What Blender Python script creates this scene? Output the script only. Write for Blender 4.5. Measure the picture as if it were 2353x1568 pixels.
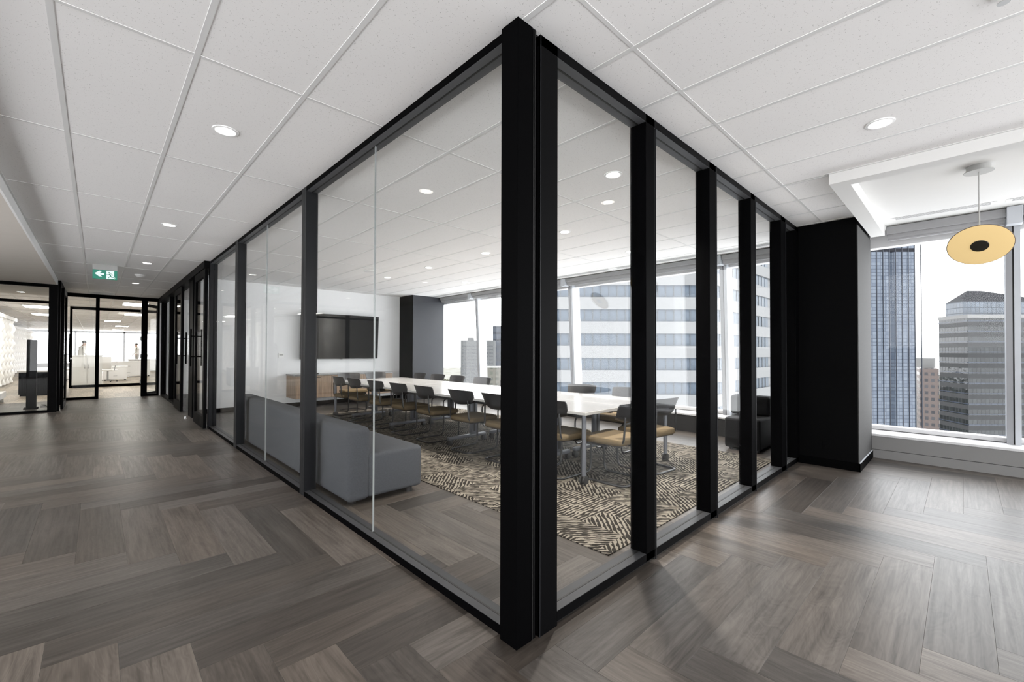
import bpy, bmesh, math, random
from mathutils import Vector, Matrix

for o in list(bpy.data.objects):
    bpy.data.objects.remove(o, do_unlink=True)
S = bpy.context.scene
COL = S.collection
random.seed(7)

# ------------------------------------------------------------------ camera
CAM = Vector((-1.31218, -1.33416, 1.28648))
YAW, PITCH, ROLL, FPX = 0.7648473, 0.0125383, 0.0026029, 994.2926
fw = Vector((math.sin(YAW) * math.cos(PITCH), math.cos(YAW) * math.cos(PITCH), math.sin(PITCH)))
r0 = Vector((math.cos(YAW), -math.sin(YAW), 0))
u0 = r0.cross(fw)
rt = r0 * math.cos(ROLL) + u0 * math.sin(ROLL)
up = u0 * math.cos(ROLL) - r0 * math.sin(ROLL)
cd = bpy.data.cameras.new('camera')
cam = bpy.data.objects.new('camera', cd)
COL.objects.link(cam)
cam.matrix_world = Matrix(((rt.x, up.x, -fw.x, CAM.x), (rt.y, up.y, -fw.y, CAM.y), (rt.z, up.z, -fw.z, CAM.z), (0, 0, 0, 1)))
cd.sensor_width = 36
cd.lens = FPX / 2353 * 36
cd.shift_y = 10.54 / 2353
cd.clip_start = 0.05
cd.clip_end = 6000
S.camera = cam

# ------------------------------------------------------------------ world, exposure
SKY = 4.1
w = bpy.data.worlds.new('overcast_sky')
S.world = w
w.use_nodes = True
bg = w.node_tree.nodes['Background']
bg.inputs[0].default_value = (0.97, 0.972, 0.985, 1)
bg.inputs[1].default_value = SKY
S.view_settings.view_transform = 'Standard'
S.view_settings.look = 'None'
S.view_settings.gamma = 1
S.view_settings.use_curve_mapping = False
S.view_settings.exposure = 0.70
try:
    S.cycles.max_bounces = 14
    S.cycles.diffuse_bounces = 6
    S.cycles.glossy_bounces = 6
    S.cycles.transparent_max_bounces = 32
    S.cycles.sample_clamp_indirect = 6
except Exception:
    pass
LAMP_W = 75.0


# ------------------------------------------------------------------ materials
def nodes(name):
    m = bpy.data.materials.new(name)
    m.use_nodes = True
    nt = m.node_tree
    return m, nt, nt.nodes['Principled BSDF'], nt.nodes['Material Output']


def N(nt, t, **kw):
    n = nt.nodes.new(t)
    for k, v in kw.items():
        if k in n.inputs:
            n.inputs[k].default_value = v
        else:
            setattr(n, k, v)
    return n


def plain(name, col, rough=.5, metal=0, var=.06, scale=6, bump=0, spec=.5, bscale=None):
    m, nt, b, out = nodes(name)
    tc = N(nt, 'ShaderNodeTexCoord')
    nz = N(nt, 'ShaderNodeTexNoise', Scale=scale, Detail=4)
    nt.links.new(tc.outputs['Object'], nz.inputs['Vector'])
    cr = N(nt, 'ShaderNodeMapRange')
    cr.inputs['To Min'].default_value = 1 - var
    cr.inputs['To Max'].default_value = 1 + var
    nt.links.new(nz.outputs['Fac'], cr.inputs['Value'])
    mx = N(nt, 'ShaderNodeVectorMath', operation='SCALE')
    mx.inputs[0].default_value = col
    nt.links.new(cr.outputs[0], mx.inputs['Scale'])
    nt.links.new(mx.outputs[0], b.inputs['Base Color'])
    b.inputs['Roughness'].default_value = rough
    b.inputs['Metallic'].default_value = metal
    b.inputs['Specular IOR Level'].default_value = spec
    if bump:
        n2 = N(nt, 'ShaderNodeTexNoise', Scale=bscale or 300, Detail=2)
        nt.links.new(tc.outputs['Object'], n2.inputs['Vector'])
        bp = N(nt, 'ShaderNodeBump', Strength=bump, Distance=.002)
        nt.links.new(n2.outputs['Fac'], bp.inputs['Height'])
        nt.links.new(bp.outputs[0], b.inputs['Normal'])
    return m


def emis(name, col, s):
    m, nt, b, out = nodes(name)
    b.inputs['Base Color'].default_value = (*col, 1)
    b.inputs['Emission Color'].default_value = (*col, 1)
    b.inputs['Emission Strength'].default_value = s
    return m


def glass(name, tint=(1, 1, 1), f0=.016, k=.62):
    m, nt, b, out = nodes(name)
    nt.nodes.remove(b)
    g = N(nt, 'ShaderNodeNewGeometry')
    d = N(nt, 'ShaderNodeVectorMath', operation='DOT_PRODUCT')
    nt.links.new(g.outputs['Normal'], d.inputs[0])
    nt.links.new(g.outputs['Incoming'], d.inputs[1])
    a = N(nt, 'ShaderNodeMath', operation='ABSOLUTE')
    nt.links.new(d.outputs['Value'], a.inputs[0])
    s = N(nt, 'ShaderNodeMath', operation='SUBTRACT')
    s.inputs[0].default_value = 1
    nt.links.new(a.outputs[0], s.inputs[1])
    p = N(nt, 'ShaderNodeMath', operation='POWER')
    p.inputs[1].default_value = 5
    nt.links.new(s.outputs[0], p.inputs[0])
    ma = N(nt, 'ShaderNodeMath', operation='MULTIPLY_ADD', use_clamp=True)
    ma.inputs[1].default_value = (1 - f0) * k
    ma.inputs[2].default_value = f0
    nt.links.new(p.outputs[0], ma.inputs[0])
    t = N(nt, 'ShaderNodeBsdfTransparent')
    t.inputs[0].default_value = (*tint, 1)
    gl = N(nt, 'ShaderNodeBsdfGlossy')
    gl.inputs['Roughness'].default_value = 0
    mix = N(nt, 'ShaderNodeMixShader')
    nt.links.new(ma.outputs[0], mix.inputs[0])
    nt.links.new(t.outputs[0], mix.inputs[1])
    nt.links.new(gl.outputs[0], mix.inputs[2])
    nt.links.new(mix.outputs[0], out.inputs[0])
    return m


def plank_mat(name, dark, light, rough=.38):
    m, nt, b, out = nodes(name)
    uv = N(nt, 'ShaderNodeUVMap', uv_map='UVMap')
    at = N(nt, 'ShaderNodeAttribute', attribute_name='tone')
    mp = N(nt, 'ShaderNodeMapping')
    mp.inputs['Scale'].default_value = (2.2, 46, 1)
    nt.links.new(uv.outputs[0], mp.inputs[0])
    n1 = N(nt, 'ShaderNodeTexNoise', Scale=1.0, Detail=6, Roughness=.62, Distortion=.35)
    nt.links.new(mp.outputs[0], n1.inputs['Vector'])
    mp2 = N(nt, 'ShaderNodeMapping')
    mp2.inputs['Scale'].default_value = (1.1, 5, 1)
    nt.links.new(uv.outputs[0], mp2.inputs[0])
    n2 = N(nt, 'ShaderNodeTexNoise', Scale=1.3, Detail=3, Distortion=1.2)
    nt.links.new(mp2.outputs[0], n2.inputs['Vector'])
    # cathedral grain: rings taken from the broad noise
    wv = N(nt, 'ShaderNodeMath', operation='MULTIPLY')
    wv.inputs[1].default_value = 85
    nt.links.new(n2.outputs['Fac'], wv.inputs[0])
    sn = N(nt, 'ShaderNodeMath', operation='SINE')
    nt.links.new(wv.outputs[0], sn.inputs[0])
    a1 = N(nt, 'ShaderNodeMath', operation='MULTIPLY_ADD')
    a1.inputs[1].default_value = .055
    nt.links.new(sn.outputs[0], a1.inputs[0])
    nt.links.new(n1.outputs['Fac'], a1.inputs[2])
    a2 = N(nt, 'ShaderNodeMath', operation='MULTIPLY_ADD')
    a2.inputs[1].default_value = .55
    nt.links.new(n2.outputs['Fac'], a2.inputs[0])
    nt.links.new(a1.outputs[0], a2.inputs[2])
    cr = N(nt, 'ShaderNodeMapRange')
    cr.inputs['From Min'].default_value = .50
    cr.inputs['From Max'].default_value = 1.06
    nt.links.new(a2.outputs[0], cr.inputs['Value'])
    mx = N(nt, 'ShaderNodeMix', data_type='RGBA')
    mx.inputs[6].default_value = (*dark, 1)
    mx.inputs[7].default_value = (*light, 1)
    nt.links.new(cr.outputs[0], mx.inputs[0])
    sc = N(nt, 'ShaderNodeVectorMath', operation='MULTIPLY')
    nt.links.new(mx.outputs[2], sc.inputs[0])
    nt.links.new(at.outputs['Color'], sc.inputs[1])
    nt.links.new(sc.outputs[0], b.inputs['Base Color'])
    rr = N(nt, 'ShaderNodeMapRange')
    rr.inputs['To Min'].default_value = rough + .08
    rr.inputs['To Max'].default_value = rough - .06
    nt.links.new(n1.outputs['Fac'], rr.inputs['Value'])
    nt.links.new(rr.outputs[0], b.inputs['Roughness'])
    b.inputs['Specular IOR Level'].default_value = .28
    bp = N(nt, 'ShaderNodeBump', Strength=.14, Distance=.002)
    nt.links.new(n1.outputs['Fac'], bp.inputs['Height'])
    nt.links.new(bp.outputs[0], b.inputs['Normal'])
    return m


def tile_mat():
    m, nt, b, out = nodes('acoustic_tile')
    g = N(nt, 'ShaderNodeNewGeometry')
    v = N(nt, 'ShaderNodeTexVoronoi', Scale=150)
    nt.links.new(g.outputs['Position'], v.inputs['Vector'])
    nz = N(nt, 'ShaderNodeTexNoise', Scale=60, Detail=2)
    nt.links.new(g.outputs['Position'], nz.inputs['Vector'])
    th = N(nt, 'ShaderNodeMapRange')
    th.inputs['From Min'].default_value = .44
    th.inputs['From Max'].default_value = .72
    th.inputs['To Min'].default_value = .02
    th.inputs['To Max'].default_value = .36
    nt.links.new(nz.outputs['Fac'], th.inputs['Value'])
    lt = N(nt, 'ShaderNodeMath', operation='LESS_THAN')
    nt.links.new(v.outputs['Distance'], lt.inputs[0])
    nt.links.new(th.outputs[0], lt.inputs[1])
    mx = N(nt, 'ShaderNodeMix', data_type='RGBA')
    mx.inputs[6].default_value = (.87, .86, .855, 1)
    mx.inputs[7].default_value = (.55, .54, .53, 1)
    nt.links.new(lt.outputs[0], mx.inputs[0])
    nt.links.new(mx.outputs[2], b.inputs['Base Color'])
    b.inputs['Roughness'].default_value = .95
    b.inputs['Specular IOR Level'].default_value = .1
    return m


def carpet_mat():
    """cream stripes on brown in patches that turn direction"""
    m, nt, b, out = nodes('patterned_carpet')
    g = N(nt, 'ShaderNodeNewGeometry')
    nz = N(nt, 'ShaderNodeTexNoise', Scale=9, Detail=2)
    nt.links.new(g.outputs['Position'], nz.inputs['Vector'])
    off = N(nt, 'ShaderNodeVectorMath', operation='SCALE')
    off.inputs['Scale'].default_value = .02
    nt.links.new(nz.outputs['Color'], off.inputs[0])
    ad = N(nt, 'ShaderNodeVectorMath', operation='ADD')
    nt.links.new(g.outputs['Position'], ad.inputs[0])
    nt.links.new(off.outputs[0], ad.inputs[1])
    sp = N(nt, 'ShaderNodeSeparateXYZ')
    nt.links.new(ad.outputs[0], sp.inputs[0])

    def M(op, a, c=None, v=None):
        n = N(nt, 'ShaderNodeMath', operation=op)
        nt.links.new(a, n.inputs[0])
        if c is not None:
            nt.links.new(c, n.inputs[1])
        elif v is not None:
            n.inputs[1].default_value = v
        return n.outputs[0]
    x, y = sp.outputs[0], sp.outputs[1]
    u = M('ADD', x, y)
    v = M('SUBTRACT', x, y)
    cu = M('FLOOR', M('DIVIDE', x, v=.27))
    cv = M('FLOOR', M('DIVIDE', M('ADD', y, M('MULTIPLY', cu, v=.19)), v=.54))
    cb = N(nt, 'ShaderNodeCombineXYZ')
    nt.links.new(cu, cb.inputs[0])
    nt.links.new(cv, cb.inputs[1])
    wn = N(nt, 'ShaderNodeTexWhiteNoise', noise_dimensions='2D')
    nt.links.new(cb.outputs[0], wn.inputs['Vector'])
    par = M('FRACT', M('MULTIPLY', M('ADD', cu, cv), v=.5))
    pick = M('GREATER_THAN', par, v=.25)
    s1 = N(nt, 'ShaderNodeMix', data_type='FLOAT')
    nt.links.new(pick, s1.inputs[0])
    nt.links.new(M('MULTIPLY', u, v=.7071), s1.inputs[2])
    nt.links.new(M('MULTIPLY', v, v=.7071), s1.inputs[3])
    odd = M('GREATER_THAN', wn.outputs['Value'], v=.78)
    s2 = N(nt, 'ShaderNodeMix', data_type='FLOAT')
    nt.links.new(odd, s2.inputs[0])
    nt.links.new(s1.outputs[0], s2.inputs[2])
    nt.links.new(y, s2.inputs[3])
    st = M('FRACT', M('ADD', M('DIVIDE', s2.outputs[0], v=.033), wn.outputs['Value']))
    wd = N(nt, 'ShaderNodeMapRange')
    wd.inputs['From Min'].default_value = .3
    wd.inputs['From Max'].default_value = .7
    wd.inputs['To Min'].default_value = .05
    wd.inputs['To Max'].default_value = .82
    n3 = N(nt, 'ShaderNodeTexNoise', Scale=16, Detail=1)
    nt.links.new(g.outputs['Position'], n3.inputs['Vector'])
    nt.links.new(n3.outputs['Fac'], wd.inputs['Value'])
    on = M('LESS_THAN', st, wd.outputs[0])
    fz = N(nt, 'ShaderNodeTexNoise', Scale=260, Detail=1)
    nt.links.new(g.outputs['Position'], fz.inputs['Vector'])
    mx = N(nt, 'ShaderNodeMix', data_type='RGBA')
    mx.inputs[6].default_value = (.013, .0108, .0085, 1)
    mx.inputs[7].default_value = (.165, .148, .123, 1)
    nt.links.new(on, mx.inputs[0])
    sc = N(nt, 'ShaderNodeMapRange')
    sc.inputs['To Min'].default_value = .6
    sc.inputs['To Max'].default_value = 1.35
    nt.links.new(fz.outputs['Fac'], sc.inputs['Value'])
    ml = N(nt, 'ShaderNodeVectorMath', operation='SCALE')
    nt.links.new(mx.outputs[2], ml.inputs[0])
    nt.links.new(sc.outputs[0], ml.inputs['Scale'])
    nt.links.new(ml.outputs[0], b.inputs['Base Color'])
    b.inputs['Roughness'].default_value = .95
    b.inputs['Specular IOR Level'].default_value = .1
    bp = N(nt, 'ShaderNodeBump', Strength=.5, Distance=.004)
    nt.links.new(on, bp.inputs['Height'])
    nt.links.new(bp.outputs[0], b.inputs['Normal'])
    return m


def wood_mat(name, dark, light):
    m, nt, b, out = nodes(name)
    g = N(nt, 'ShaderNodeTexCoord')
    mp = N(nt, 'ShaderNodeMapping')
    mp.inputs['Scale'].default_value = (40, 40, 2.0)
    nt.links.new(g.outputs['Object'], mp.inputs[0])
    n1 = N(nt, 'ShaderNodeTexNoise', Scale=1, Detail=5)
    nt.links.new(mp.outputs[0], n1.inputs['Vector'])
    mr = N(nt, 'ShaderNodeMapRange')
    mr.inputs['From Min'].default_value = .32
    mr.inputs['From Max'].default_value = .68
    nt.links.new(n1.outputs['Fac'], mr.inputs['Value'])
    mx = N(nt, 'ShaderNodeMix', data_type='RGBA')
    mx.inputs[6].default_value = (*dark, 1)
    mx.inputs[7].default_value = (*light, 1)
    nt.links.new(mr.outputs[0], mx.inputs[0])
    nt.links.new(mx.outputs[2], b.inputs['Base Color'])
    b.inputs['Roughness'].default_value = .45
    return m


def facade_mat(name, wall, win, px, pz, fx=.12, fz=.2, gloss=.12, warp=.0, win2=None, spec=.22):
    """small curtain-wall grid for far towers: window panes with a mirror-like gloss between mullions"""
    m, nt, b, out = nodes(name)
    uv = N(nt, 'ShaderNodeUVMap', uv_map='UVMap')
    sp = N(nt, 'ShaderNodeSeparateXYZ')
    nt.links.new(uv.outputs[0], sp.inputs[0])

    def M(op, a, v=None, c=None):
        n = N(nt, 'ShaderNodeMath', operation=op)
        nt.links.new(a, n.inputs[0])
        if c is not None:
            nt.links.new(c, n.inputs[1])
        elif v is not None:
            n.inputs[1].default_value = v
        return n.outputs[0]
    gx = M('DIVIDE', sp.outputs[0], px)
    gz = M('DIVIDE', sp.outputs[1], pz)
    mxx = M('GREATER_THAN', M('FRACT', gx), fx)
    mzz = M('GREATER_THAN', M('FRACT', gz), fz)
    inwin = M('MULTIPLY', mxx, c=mzz)
    cb = N(nt, 'ShaderNodeCombineXYZ')
    nt.links.new(M('FLOOR', gx), cb.inputs[0])
    nt.links.new(M('FLOOR', gz), cb.inputs[1])
    wn = N(nt, 'ShaderNodeTexWhiteNoise', noise_dimensions='2D')
    nt.links.new(cb.outputs[0], wn.inputs['Vector'])
    c2 = N(nt, 'ShaderNodeMix', data_type='RGBA')
    c2.inputs[6].default_value = (*win, 1)
    c2.inputs[7].default_value = (*(win2 or [min(1, c * 1.5) for c in win]), 1)
    nt.links.new(wn.outputs['Value'], c2.inputs[0])
    mx = N(nt, 'ShaderNodeMix', data_type='RGBA')
    mx.inputs[6].default_value = (*wall, 1)
    nt.links.new(inwin, mx.inputs[0])
    nt.links.new(c2.outputs[2], mx.inputs[7])
    nt.links.new(mx.outputs[2], b.inputs['Base Color'])
    rr = N(nt, 'ShaderNodeMapRange')
    rr.inputs['To Min'].default_value = .6
    rr.inputs['To Max'].default_value = gloss
    nt.links.new(inwin, rr.inputs['Value'])
    nt.links.new(rr.outputs[0], b.inputs['Roughness'])
    b.inputs['Specular IOR Level'].default_value = spec
    if warp:
        nz = N(nt, 'ShaderNodeTexNoise', Scale=.35, Detail=2)
        nt.links.new(uv.outputs[0], nz.inputs['Vector'])
        bp = N(nt, 'ShaderNodeBump', Strength=warp, Distance=.25)
        nt.links.new(nz.outputs['Fac'], bp.inputs['Height'])
        nt.links.new(bp.outputs[0], b.inputs['Normal'])
    return m


def ground_mat():
    m, nt, b, out = nodes('city_ground')
    g = N(nt, 'ShaderNodeNewGeometry')
    n1 = N(nt, 'ShaderNodeTexNoise', Scale=.02, Detail=8)
    nt.links.new(g.outputs['Position'], n1.inputs['Vector'])
    cr = N(nt, 'ShaderNodeValToRGB')
    e = cr.color_ramp.elements
    e[0].position, e[0].color = .32, (.05, .05, .035, 1)
    e[1].position, e[1].color = .68, (.12, .12, .115, 1)
    x = e.new(.5)
    x.color = (.085, .08, .06, 1)
    nt.links.new(n1.outputs['Fac'], cr.inputs[0])
    nt.links.new(cr.outputs[0], b.inputs['Base Color'])
    b.inputs['Roughness'].default_value = .9
    return m


MT = {
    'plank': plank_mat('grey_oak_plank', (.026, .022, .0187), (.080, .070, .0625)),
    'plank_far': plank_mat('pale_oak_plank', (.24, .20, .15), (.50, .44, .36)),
    'tile': tile_mat(),
    'carpet': carpet_mat(),
    'white': plain('white_paint', (.82, .82, .82), .7, var=.015),
    'wallpaint': plain('off_white_wall_paint', (0.7410, 0.7458, 0.7505), .7, var=.015),
    'gyp': plain('matt_ceiling_paint', (0.6438, 0.6401, 0.6290), .85, var=.015),
    'gypdim': plain('taupe_ceiling_paint', (.62, .58, .53), .85, var=.03),
    'bar': plain('ceiling_grid_paint', (0.7187, 0.7187, 0.7144), .5, var=.02),
    'frame': plain('black_frame_coating', (0.0011, 0.0011, 0.0013), .55, var=.1, scale=3, spec=.015),
    'frame2': plain('charcoal_frame_coating', (0.0016, 0.0016, 0.0019), .5, var=.1, scale=3, spec=.04),
    'framea': plain('charcoal_mullion_coating', (.010, .0105, .012), .4, var=.1, scale=3, spec=.14),
    'channel': plain('header_sheen_grey', (.070, .072, .078), .45, var=.05, spec=.3),  # floor reflection on the header underside, put into the colour
    'sheenb': plain('rail_sheen_grey', (.030, .031, .034), .45, var=.05, spec=.25),  # same painted reflection, darker, for the tops of the bottom rails
    'blackwall': plain('black_wall_paint', (0.0018, 0.0018, 0.0020), .6, var=.12, scale=2, spec=.03),
    'bluewall': plain('midnight_wall_paint', (.0095, .0115, .0175), .5, var=.12, scale=2),
    'wallcover': plain('grey_woven_wallcover', (0.0323, 0.0317, 0.0314), .85, var=.22, scale=60, bump=.6, bscale=140),
    'glass': glass('clear_glass', (.985, .99, .988), .016, .28),
    'glassb': glass('clear_screen_glass', (.985, .99, .988), .024, .14),
    'winglass': glass('window_glass', (.97, .98, .985), .008, .15),
    'gasket': plain('black_gasket', (0.0018, 0.0018, 0.0018), .6),
    'edge': plain('polished_glass_edge', (0.2550, 0.2700, 0.2700), .2, var=.02),
    'alu': plain('silver_window_frame', (.42, .44, .47), .38, metal=.0, var=.04),
    'aludark': plain('grey_window_frame', (.23, .235, .25), .4, var=.04),
    'sill': plain('white_sill', (0.5200, 0.5200, 0.5265), .45, var=.02),
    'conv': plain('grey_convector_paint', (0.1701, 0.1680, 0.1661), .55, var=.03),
    'convdark': plain('dark_convector', (0.0105, 0.0105, 0.0108), .6, var=.1),
    'blind': plain('grey_blind_fabric', (0.2728, 0.2728, 0.2790), .8, var=.05, scale=40),
    'blindbar': plain('grey_blind_bar', (.30, .30, .31), .5),
    'slot': plain('slot_black', (.03, .03, .03), .7),
    'table': plain('white_laminate', (0.1725, 0.1715, 0.1704), .22, var=.012),
    'tedge': plain('grey_table_edge', (0.3500, 0.3430, 0.3290), .5, var=.02),
    'steel': plain('grey_steel_leg', (.115, .12, .135), .36, metal=.3, var=.05),
    'blacksteel': plain('black_tube', (.012, .012, .013), .33, var=.1),
    'rubber': plain('black_caster', (.012, .012, .012), .5),
    'shell': plain('black_chair_shell', (0.0120, 0.0120, 0.0132), .4, var=.08),
    'seat': plain('mustard_seat_fabric', (0.1113, 0.0824, 0.0473), .95, var=.18, scale=45, bump=.8, bscale=500, spec=.15),
    'sofa': plain('slate_sofa_fabric', (0.0580, 0.0618, 0.0690), .95, var=.22, scale=90, bump=.8, bscale=450, spec=.15),
    'sofablack': plain('black_sofa_fabric', (0.0041, 0.0043, 0.0050), .9, var=.2, scale=90, bump=.5, bscale=450, spec=.2),
    'screen': plain('tv_screen', (.003, .003, .0034), .35, var=.05, spec=.08),
    'tvbody': plain('tv_body', (.014, .0135, .013), .4),
    'walnut': wood_mat('striped_wood_veneer', (.155, .105, .07), (.30, .215, .15)),
    'chrome': plain('brushed_handle', (.5, .5, .5), .3, metal=1),
    'trim': plain('white_trim_ring', (.85, .85, .85), .4, var=.01),
    'lens': emis('downlight_lens', (1, .95, .88), 14),
    'troffer': emis('troffer_lens', (1, .97, .90), 13),
    'green': emis('exit_sign_green', (.015, .20, .135), .18),
    'signwhite': emis('exit_sign_white', (.60, .70, .68), .35),
    'plastic': plain('white_plastic', (.78, .78, .77), .4, var=.02),
    'dish': emis('pendant_dish', (.48, .35, .165), .52),
    'greymetal': plain('grey_pendant_canopy', (.36, .36, .35), .45, var=.03),
    'dotblack': plain('pendant_core', (.012, .010, .006), .5),
    'rim': plain('pendant_rim', (.10, .07, .05), .5),
    'desk': plain('white_desk', (.78, .77, .75), .45, var=.03),
    'skin': plain('skin', (.45, .28, .2), .6),
    'shirt': plain('pale_shirt', (.72, .71, .68), .85),
    'trouser': plain('light_trousers', (.45, .44, .42), .85),
    'hair': plain('dark_hair', (.05, .04, .03), .7),
    'wave': plain('white_relief_panel', (.80, .79, .76), .6, var=.02),
    'ground': ground_mat(),
    'conc': plain('pale_concrete', (0.0819, 0.0819, 0.0806), .85, var=.05, scale=.4),
    'concw': plain('white_concrete', (0.0857, 0.0862, 0.0874), .8, var=.04, scale=.3),
    'concg': plain('grey_concrete', (0.0455, 0.0468, 0.0474), .85, var=.06, scale=.3),
    'offwin': plain('building_window', (0.0442, 0.0544, 0.0680), .3, var=.5, scale=.9, spec=.05),
    'darkwin': plain('dark_window', (0.0120, 0.0140, 0.0160), .15, var=.3),
    'tower': facade_mat('blue_curtain_wall', (0.0206, 0.0262, 0.0374), (0.0374, 0.0468, 0.0636), 1.3, 1.05, .10, .16, .06, .25, (0.0562, 0.0674, 0.0842)),
    'tower2': facade_mat('green_grey_curtain_wall', (0.0047, 0.0053, 0.0061), (0.0071, 0.0082, 0.0091), 1.5, 3.6, .10, .42, .07, .35, (0.0124, 0.0149, 0.0157)),
    'towertop': facade_mat('pale_blue_crown_wall', (0.0182, 0.0225, 0.0290), (0.0322, 0.0396, 0.0494), 1.5, 2.0, .12, .12, .1, .1),
    'towerdark': facade_mat('navy_curtain_wall', (0.0097, 0.0117, 0.0169), (0.0137, 0.0175, 0.0254), 2.0, 3.6, .1, .3, .1, .2),
    'roof': plain('dark_metal_roof', (.007, .0075, .0095), .7, var=.05, scale=.2, spec=.05),
    'gold': facade_mat('patterned_screen_wall', (0.0702, 0.0663, 0.0546), (0.0312, 0.0331, 0.0254), 1.2, 1.2, .45, .45, .5),
    'brick': facade_mat('brown_block', (0.0585, 0.0468, 0.0429), (0.0254, 0.0254, 0.0273), 2.4, 3.2, .45, .5, .3),
    'tree': plain('tree_foliage', (0.0254, 0.0254, 0.0097), .95, var=.5, scale=.3),
    'tree2': plain('yellow_tree_foliage', (0.0585, 0.0468, 0.0137), .95, var=.4, scale=.3),
}


# ------------------------------------------------------------------ mesh helpers
class MB:
    def __init__(self):
        self.bm = bmesh.new()

    def box(self, x0, y0, z0, x1, y1, z1, bev=0, seg=1):
        b2 = bmesh.new() if bev else self.bm
        v = [b2.verts.new(p) for p in ((x0, y0, z0), (x1, y0, z0), (x1, y1, z0), (x0, y1, z0), (x0, y0, z1), (x1, y0, z1), (x1, y1, z1), (x0, y1, z1))]
        for f in ((0, 3, 2, 1), (4, 5, 6, 7), (0, 1, 5, 4), (1, 2, 6, 5), (2, 3, 7, 6), (3, 0, 4, 7)):
            b2.faces.new([v[i] for i in f])
        if bev:
            bmesh.ops.bevel(b2, geom=b2.edges[:], offset=bev, segments=seg, affect='EDGES', profile=.5)
            me = bpy.data.meshes.new('tmp')
            b2.to_mesh(me)
            b2.free()
            self.bm.from_mesh(me)
            bpy.data.meshes.remove(me)
        return self

    def prism(self, pts, z0, z1):
        a = [self.bm.verts.new((x, y, z0)) for x, y in pts]
        c = [self.bm.verts.new((x, y, z1)) for x, y in pts]
        n = len(pts)
        self.bm.faces.new(a[::-1])
        self.bm.faces.new(c)
        for i in range(n):
            self.bm.faces.new((a[i], a[(i + 1) % n], c[(i + 1) % n], c[i]))
        return self

    def lathe(self, prof, n=24, c=(0, 0, 0), M=None):
        rings = []
        for r, z in prof:
            ring = []
            for i in range(n):
                t = 2 * math.pi * i / n
                p = Vector((r * math.cos(t), r * math.sin(t), z))
                if M is not None:
                    p = M @ p
                ring.append(self.bm.verts.new((p.x + c[0], p.y + c[1], p.z + c[2])))
            rings.append(ring)
        for a, b in zip(rings, rings[1:]):
            for i in range(n):
                self.bm.faces.new((a[i], a[(i + 1) % n], b[(i + 1) % n], b[i]))
        self.bm.faces.new(rings[0][::-1])
        self.bm.faces.new(rings[-1])
        return self

    def cyl(self, x, y, z0, z1, r, n=16):
        return self.lathe([(r, z0), (r, z1)], n, (x, y, 0))

    def tube(self, pts, r, n=8, closed=False, bend=0, bs=4):
        P = [Vector(p) for p in pts]
        if bend:
            Q = []
            m = len(P)
            for i in range(m):
                if not closed and i in (0, m - 1):
                    Q.append(P[i])
                    continue
                a, b, c = P[i - 1], P[i], P[(i + 1) % m]
                d1, d2 = (a - b), (c - b)
                k = min(bend, d1.length * .45, d2.length * .45)
                s, e = b + d1.normalized() * k, b + d2.normalized() * k
                for j in range(bs + 1):
                    t = j / bs
                    Q.append(s * (1 - t) ** 2 + b * 2 * t * (1 - t) + e * t * t)
            P = Q
        m = len(P)
        rings = []
        ref = Vector((0, 0, 1))
        for i in range(m):
            a = P[i - 1] if (i or closed) else P[0]
            c = P[(i + 1) % m] if (i < m - 1 or closed) else P[-1]
            t = (c - a).normalized()
            rf = ref if abs(t.dot(ref)) < .95 else Vector((0, 1, 0))
            if abs(t.dot(rf)) > .95:
                rf = Vector((1, 0, 0))
            e1 = t.cross(rf).normalized()
            e2 = t.cross(e1)
            if rings:
                # keep the frame from twisting
                pe = prev
                e1 = (pe - t * pe.dot(t)).normalized()
                e2 = t.cross(e1)
            prev = e1
            rings.append([self.bm.verts.new(P[i] + (e1 * math.cos(2 * math.pi * k / n) + e2 * math.sin(2 * math.pi * k / n)) * r) for k in range(n)])
        R = list(zip(rings, rings[1:]))
        for a, b in R:
            for i in range(n):
                self.bm.faces.new((a[i], a[(i + 1) % n], b[(i + 1) % n], b[i]))
        if closed:
            a, b = rings[-1], rings[0]
            sh = min(range(n), key=lambda s: (a[0].co - b[s].co).length)
            for i in range(n):
                self.bm.faces.new((a[i], a[(i + 1) % n], b[(i + 1 + sh) % n], b[(i + sh) % n]))
        else:
            self.bm.faces.new(rings[0][::-1])
            self.bm.faces.new(rings[-1])
        return self

    def build(self, name, mat, parent=None, smooth=False):
        bmesh.ops.recalc_face_normals(self.bm, faces=self.bm.faces[:])
        me = bpy.data.meshes.new(name)
        self.bm.to_mesh(me)
        self.bm.free()
        if smooth:
            for p in me.polygons:
                p.use_smooth = True
            try:
                me.set_sharp_from_angle(angle=math.radians(40))
            except Exception:
                pass
        me.materials.append(MT[mat] if isinstance(mat, str) else mat)
        o = bpy.data.objects.new(name, me)
        COL.objects.link(o)
        o.parent = parent
        return o


def box(name, mat, b, parent=None, bev=0, seg=1, smooth=False):
    return MB().box(*b, bev=bev, seg=seg).build(name, mat, parent, smooth)


def shared(name, me, parent, loc, rot=None, scale=None):
    o = bpy.data.objects.new(name, me)
    COL.objects.link(o)
    o.parent = parent
    o.location = loc
    if rot:
        o.rotation_euler = rot
    if scale:
        o.scale = scale
    return o


def tag(o, label, cat, group=None):
    o['label'] = label
    o['category'] = cat
    if group:
        o['group'] = group
    return o


def thing(name, label, cat, loc=(0, 0, 0), rz=0, group=None):
    o = bpy.data.objects.new(name, None)
    o.empty_display_size = .1
    COL.objects.link(o)
    o.location = loc
    o.rotation_euler = (0, 0, rz)
    return tag(o, label, cat, group)


def struct(o):
    o['kind'] = 'structure'
    return o


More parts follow.
